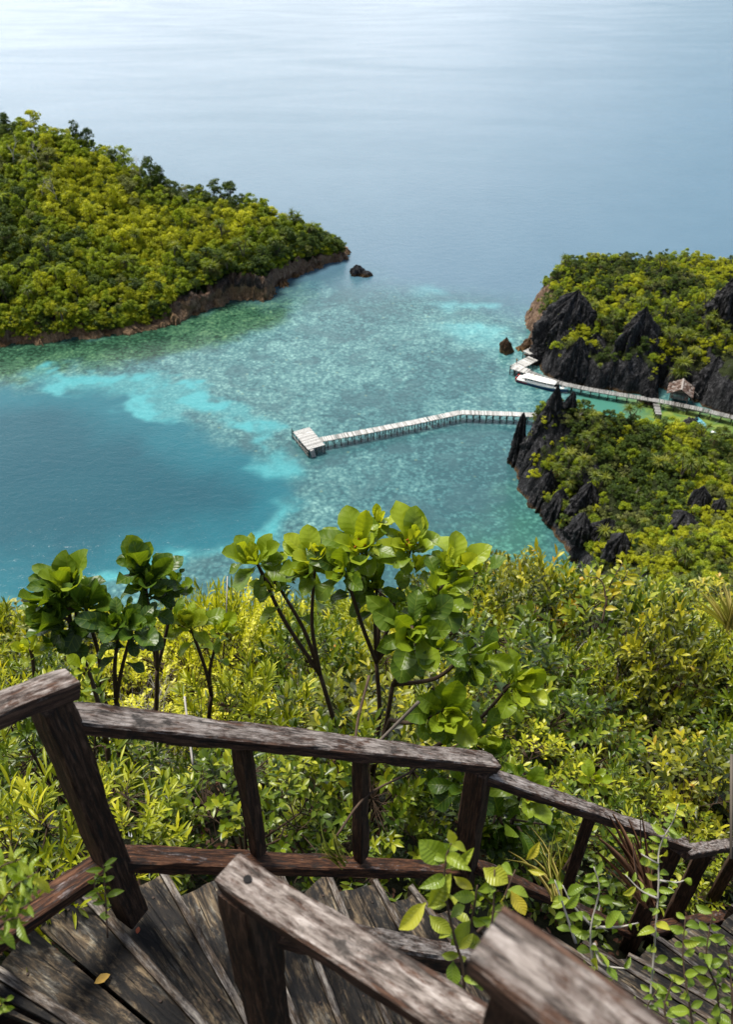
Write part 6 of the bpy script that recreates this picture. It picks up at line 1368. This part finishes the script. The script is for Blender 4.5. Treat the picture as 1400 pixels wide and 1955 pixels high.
sapling('leafy sapling with curled yellow green leaves in front of the lower right railing', [
    [(1125, 2000, 2.1), (1135, 1880, 2.08), (1128, 1780, 2.06), (1145, 1700, 2.05), (1135, 1655, 2.04)], [(1138, 1770, 2.06), (1180, 1770, 2.06), (1220, 1762, 2.05)], [(1128, 1765, 2.06), (1095, 1728, 2.05), (1075, 1690, 2.05)], [(1135, 1800, 2.06), (1150, 1840, 2.04), (1200, 1850, 2.03)], [(1100, 1800, 2.0), (1080, 1740, 1.98), (1060, 1680, 1.97)]],
    F_SPOT, .050, .55, 34, 1002, .004, BARK_W, tint=.32, dry=.15)
sapling('tall thin twig with hanging curled yellow leaves crossing the lower right handrail', [
    [(1235, 2000, 2.05), (1248, 1840, 2.03), (1258, 1700, 2.0), (1260, 1620, 2.0), (1285, 1570, 1.98), (1296, 1535, 1.97)], [(1256, 1715, 2.0), (1225, 1700, 2.0), (1195, 1670, 2.0)], [(1256, 1680, 2.0), (1290, 1685, 2.0), (1310, 1680, 2.0)], [(1258, 1650, 2.0), (1225, 1630, 1.99)]],
    F_SPOT, .038, .55, 44, 1003, .0032, BARK_W, tint=.50, dry=.25)
sapling('small bush of round green leaves filling the bottom right corner', [
    [(1370, 2010, 1.95), (1372, 1900, 1.93), (1350, 1830, 1.92), (1362, 1740, 1.91)], [(1330, 2000, 1.9), (1318, 1920, 1.88), (1305, 1830, 1.88), (1310, 1750, 1.88)], [(1400, 2000, 1.9), (1398, 1880, 1.9), (1385, 1790, 1.9)], [(1300, 2010, 1.92), (1270, 1930, 1.9), (1290, 1860, 1.9)]],
    F_SPOT, .042, .62, 38, 1004, .0036, tint=.28, dry=.05)
sapling('low leafy sprig on the dark lower steps beside the blurred handrail', [[(1190, 2010, 1.98), (1215, 1940, 1.96), (1180, 1890, 1.95)], [(1230, 2010, 1.98), (1235, 1930, 1.96), (1262, 1880, 1.95)]], F_SPOT, .036, .55, 40, 1005, .003, tint=.3, dry=.1)
sapling('leafy twig hanging over the lower rail at the left edge', [
    [(-60, 1900, 1.5), (-30, 1780, 1.45), (20, 1700, 1.42), (70, 1665, 1.40)], [(-20, 1760, 1.44), (30, 1740, 1.42), (80, 1710, 1.40)], [(-50, 1720, 1.46), (-5, 1660, 1.44), (40, 1640, 1.42)], [(-30, 1800, 1.44), (10, 1760, 1.42), (40, 1750, 1.41)]], F_SPOT, .052, .38, 46, 1006, .003, tint=.40, dry=0)
sapling('green sprig growing up through the gap beside the left post foot', [[(205, 1790, 1.9), (200, 1700, 1.9), (196, 1650, 1.9)], [(200, 1730, 1.9), (180, 1690, 1.9), (190, 1670, 1.9)]], F_SPOT, .04, .42, 50, 1007, .0025, tint=.25, dry=0)
sapling('yellow leafed sprig at the very bottom of the left edge', [[(-40, 2000, 1.5), (-5, 1930, 1.48), (12, 1905, 1.47)]], F_SPOT, .04, .5, 45, 1008, .0025, tint=.5, dry=0)
sapling('upright yellow leaved shrub tip beside the lowest black buttress of the hill', [[(1150, 1190, 6.5), (1165, 1120, 6.5), (1190, 1075, 6.5)], [(1160, 1160, 6.5), (1150, 1110, 6.5), (1120, 1100, 6.5)], [(1165, 1150, 6.5), (1185, 1120, 6.5), (1200, 1090, 6.5)]], F_SPOT, .11, .5, 24, 1009, .009, tint=.85, dry=0)

# ---- dead fronds, grass, sticks, litter
def fan(name, label, cat, origin, target, n, L, spread, wd, mat, seed, droop=1, tint=(.2, .8)):
    rng = np.random.default_rng(seed); o_ = att(*origin); d = norm(np.array(att(*target) - o_)); U = norm(np.cross(d, [0, 0, 1.0])); W = np.cross(d, U); c = Cloud()
    dd = norm(d + U * rng.normal(0, spread, (n, 1)) + W * rng.normal(0, spread * .6, (n, 1))); c.add(T_STRAP[droop], rng.normal(0, .012, (n, 3)), dd, norm(rng.normal(0, .4, (n, 3)) + np.array([0, -.4, 1])), L * rng.uniform(.5, 1.1, n), wd, rng.uniform(*tint, n))
    o = ob(name, c.mesh(name, mat)); o.location = o_; return tag(o, label, cat)
fan('dead_frond', 'reddish brown dead frond fanned out behind the lower right bottom rail', 'frond', (1240, 1720, 3.0), (1185, 1580, 3.05), 46, .30, .30, .0035, F_DEAD, 2, 0, (.3, 1))
fan('grass_tuft', 'tuft of pale yellow grass blades left of the short right baluster', 'grass tuft', (1062, 1715, 2.75), (1040, 1600, 2.8), 14, .24, .20, .004, F_GRASS, 4, 1, (.1, 1))
fan('grass_tuft', 'thin green grass blades behind the bottom rail between the balusters', 'grass tuft', (655, 1645, 2.55), (610, 1600, 2.6), 14, .16, .30, .003, F_GRASS, 5, 1, (0, .5))
fan('spiky_tuft', 'straw coloured spiky plant tip at the right edge where the hill meets the shrubs', 'plant', (1392, 1200, 7.5), (1385, 1150, 7.5), 40, .42, .35, .02, F_GRASS, 6, 0, (.4, 1))
def stick(label, pts, r, mat=BARK_W, name='dry_stick', cat='stick'):
    P = [att(*p) for p in pts]; m = MB(); m.tube(curve_pts([p - P[0] for p in P], 6) if len(P) > 2 else [p - P[0] for p in P], r, 6); o = m.build(name, mat, smooth=True); o.location = P[0]; return tag(o, label, cat)
stick('pale dry stick standing up from the yellow shrubs just above the long rail', [(368, 1460, 2.5), (358, 1380, 2.55), (352, 1330, 2.6)], .0035)
stick('thin white stalk standing against the reef left of the centre shrub', [(432, 1170, 4.0), (434, 1100, 4.05)], .003)
stick('long bent grey branch running below the long rail towards the middle post', [(640, 1600, 2.7), (700, 1520, 2.75), (790, 1470, 2.8), (800, 1440, 2.85)], .0045, BARK_D)
stick('mottled grey stem rising beside the trunk of the centre shrub', [(690, 1500, 2.8), (680, 1400, 2.9), (705, 1290, 3.0)], .005, BARK_D)
stick('thin brown branch bending right under the centre shrub rosettes', [(700, 1440, 2.8), (760, 1380, 2.75), (800, 1340, 2.7)], .006, BARK)
stick('pale weathered pole standing at the right edge above the lower railing', [(1397, 1640, 3.6), (1398, 1440, 3.75)], .007, BARK, 'pole', 'pole')
m = MB(); rng_ = random.Random(4); g = gray(283, 1585)
V = []; F = []
for i in range(9):
    for j in range(9): V.append((((i - 4) * .014) + rng_.uniform(-.004, .004), (j - 4) * .012 + rng_.uniform(-.004, .004), .03 + rng_.uniform(-.016, .02) - .0006 * ((i - 4) ** 2 + (j - 4) ** 2)))
for i in range(8):
    for j in range(8): q = i * 9 + j; F.append((q, q + 9, q + 10, q + 1))
m.add(V, F); o = m.build('plastic_scrap', plain('white_plastic', (.75, .77, .80), .35, .5, .05), loc=g + Vector((0, -.10, .16))); sol = o.modifiers.new('thickness', 'SOLIDIFY'); sol.thickness = .002; tag(o, 'crumpled white plastic scrap lying on the soil behind the left post', 'scrap')
def litter():
    rng = np.random.default_rng(9); n = 2600; Y = rng.uniform(1.0, 4.2, n); X = rng.uniform(-2.4, 3.2, n); c = Cloud(); Z = EYE - side_drop(X, Y) + (fbm(X * .9, Y * .9, 0, 41) - .5) * .35 + .02; d = rdir(rng, n); d[:, 2] = d[:, 2] * .3 - .35 * (d[:, 1] > 0)
    c.add(T_LEAF, np.stack([X, Y, Z], 1), d, norm(rng.normal(0, .35, (n, 3)) + np.array([0, -.7, 1])), rng.uniform(.03, .07, n), rng.uniform(.015, .035, n), rng.uniform(0, 1, n)); o = ob('leaf_litter', c.mesh('leaf_litter', F_DEAD)); tag(o, 'brown dead leaves on the soil under the shrubs', None, None, 'stuff')
litter()
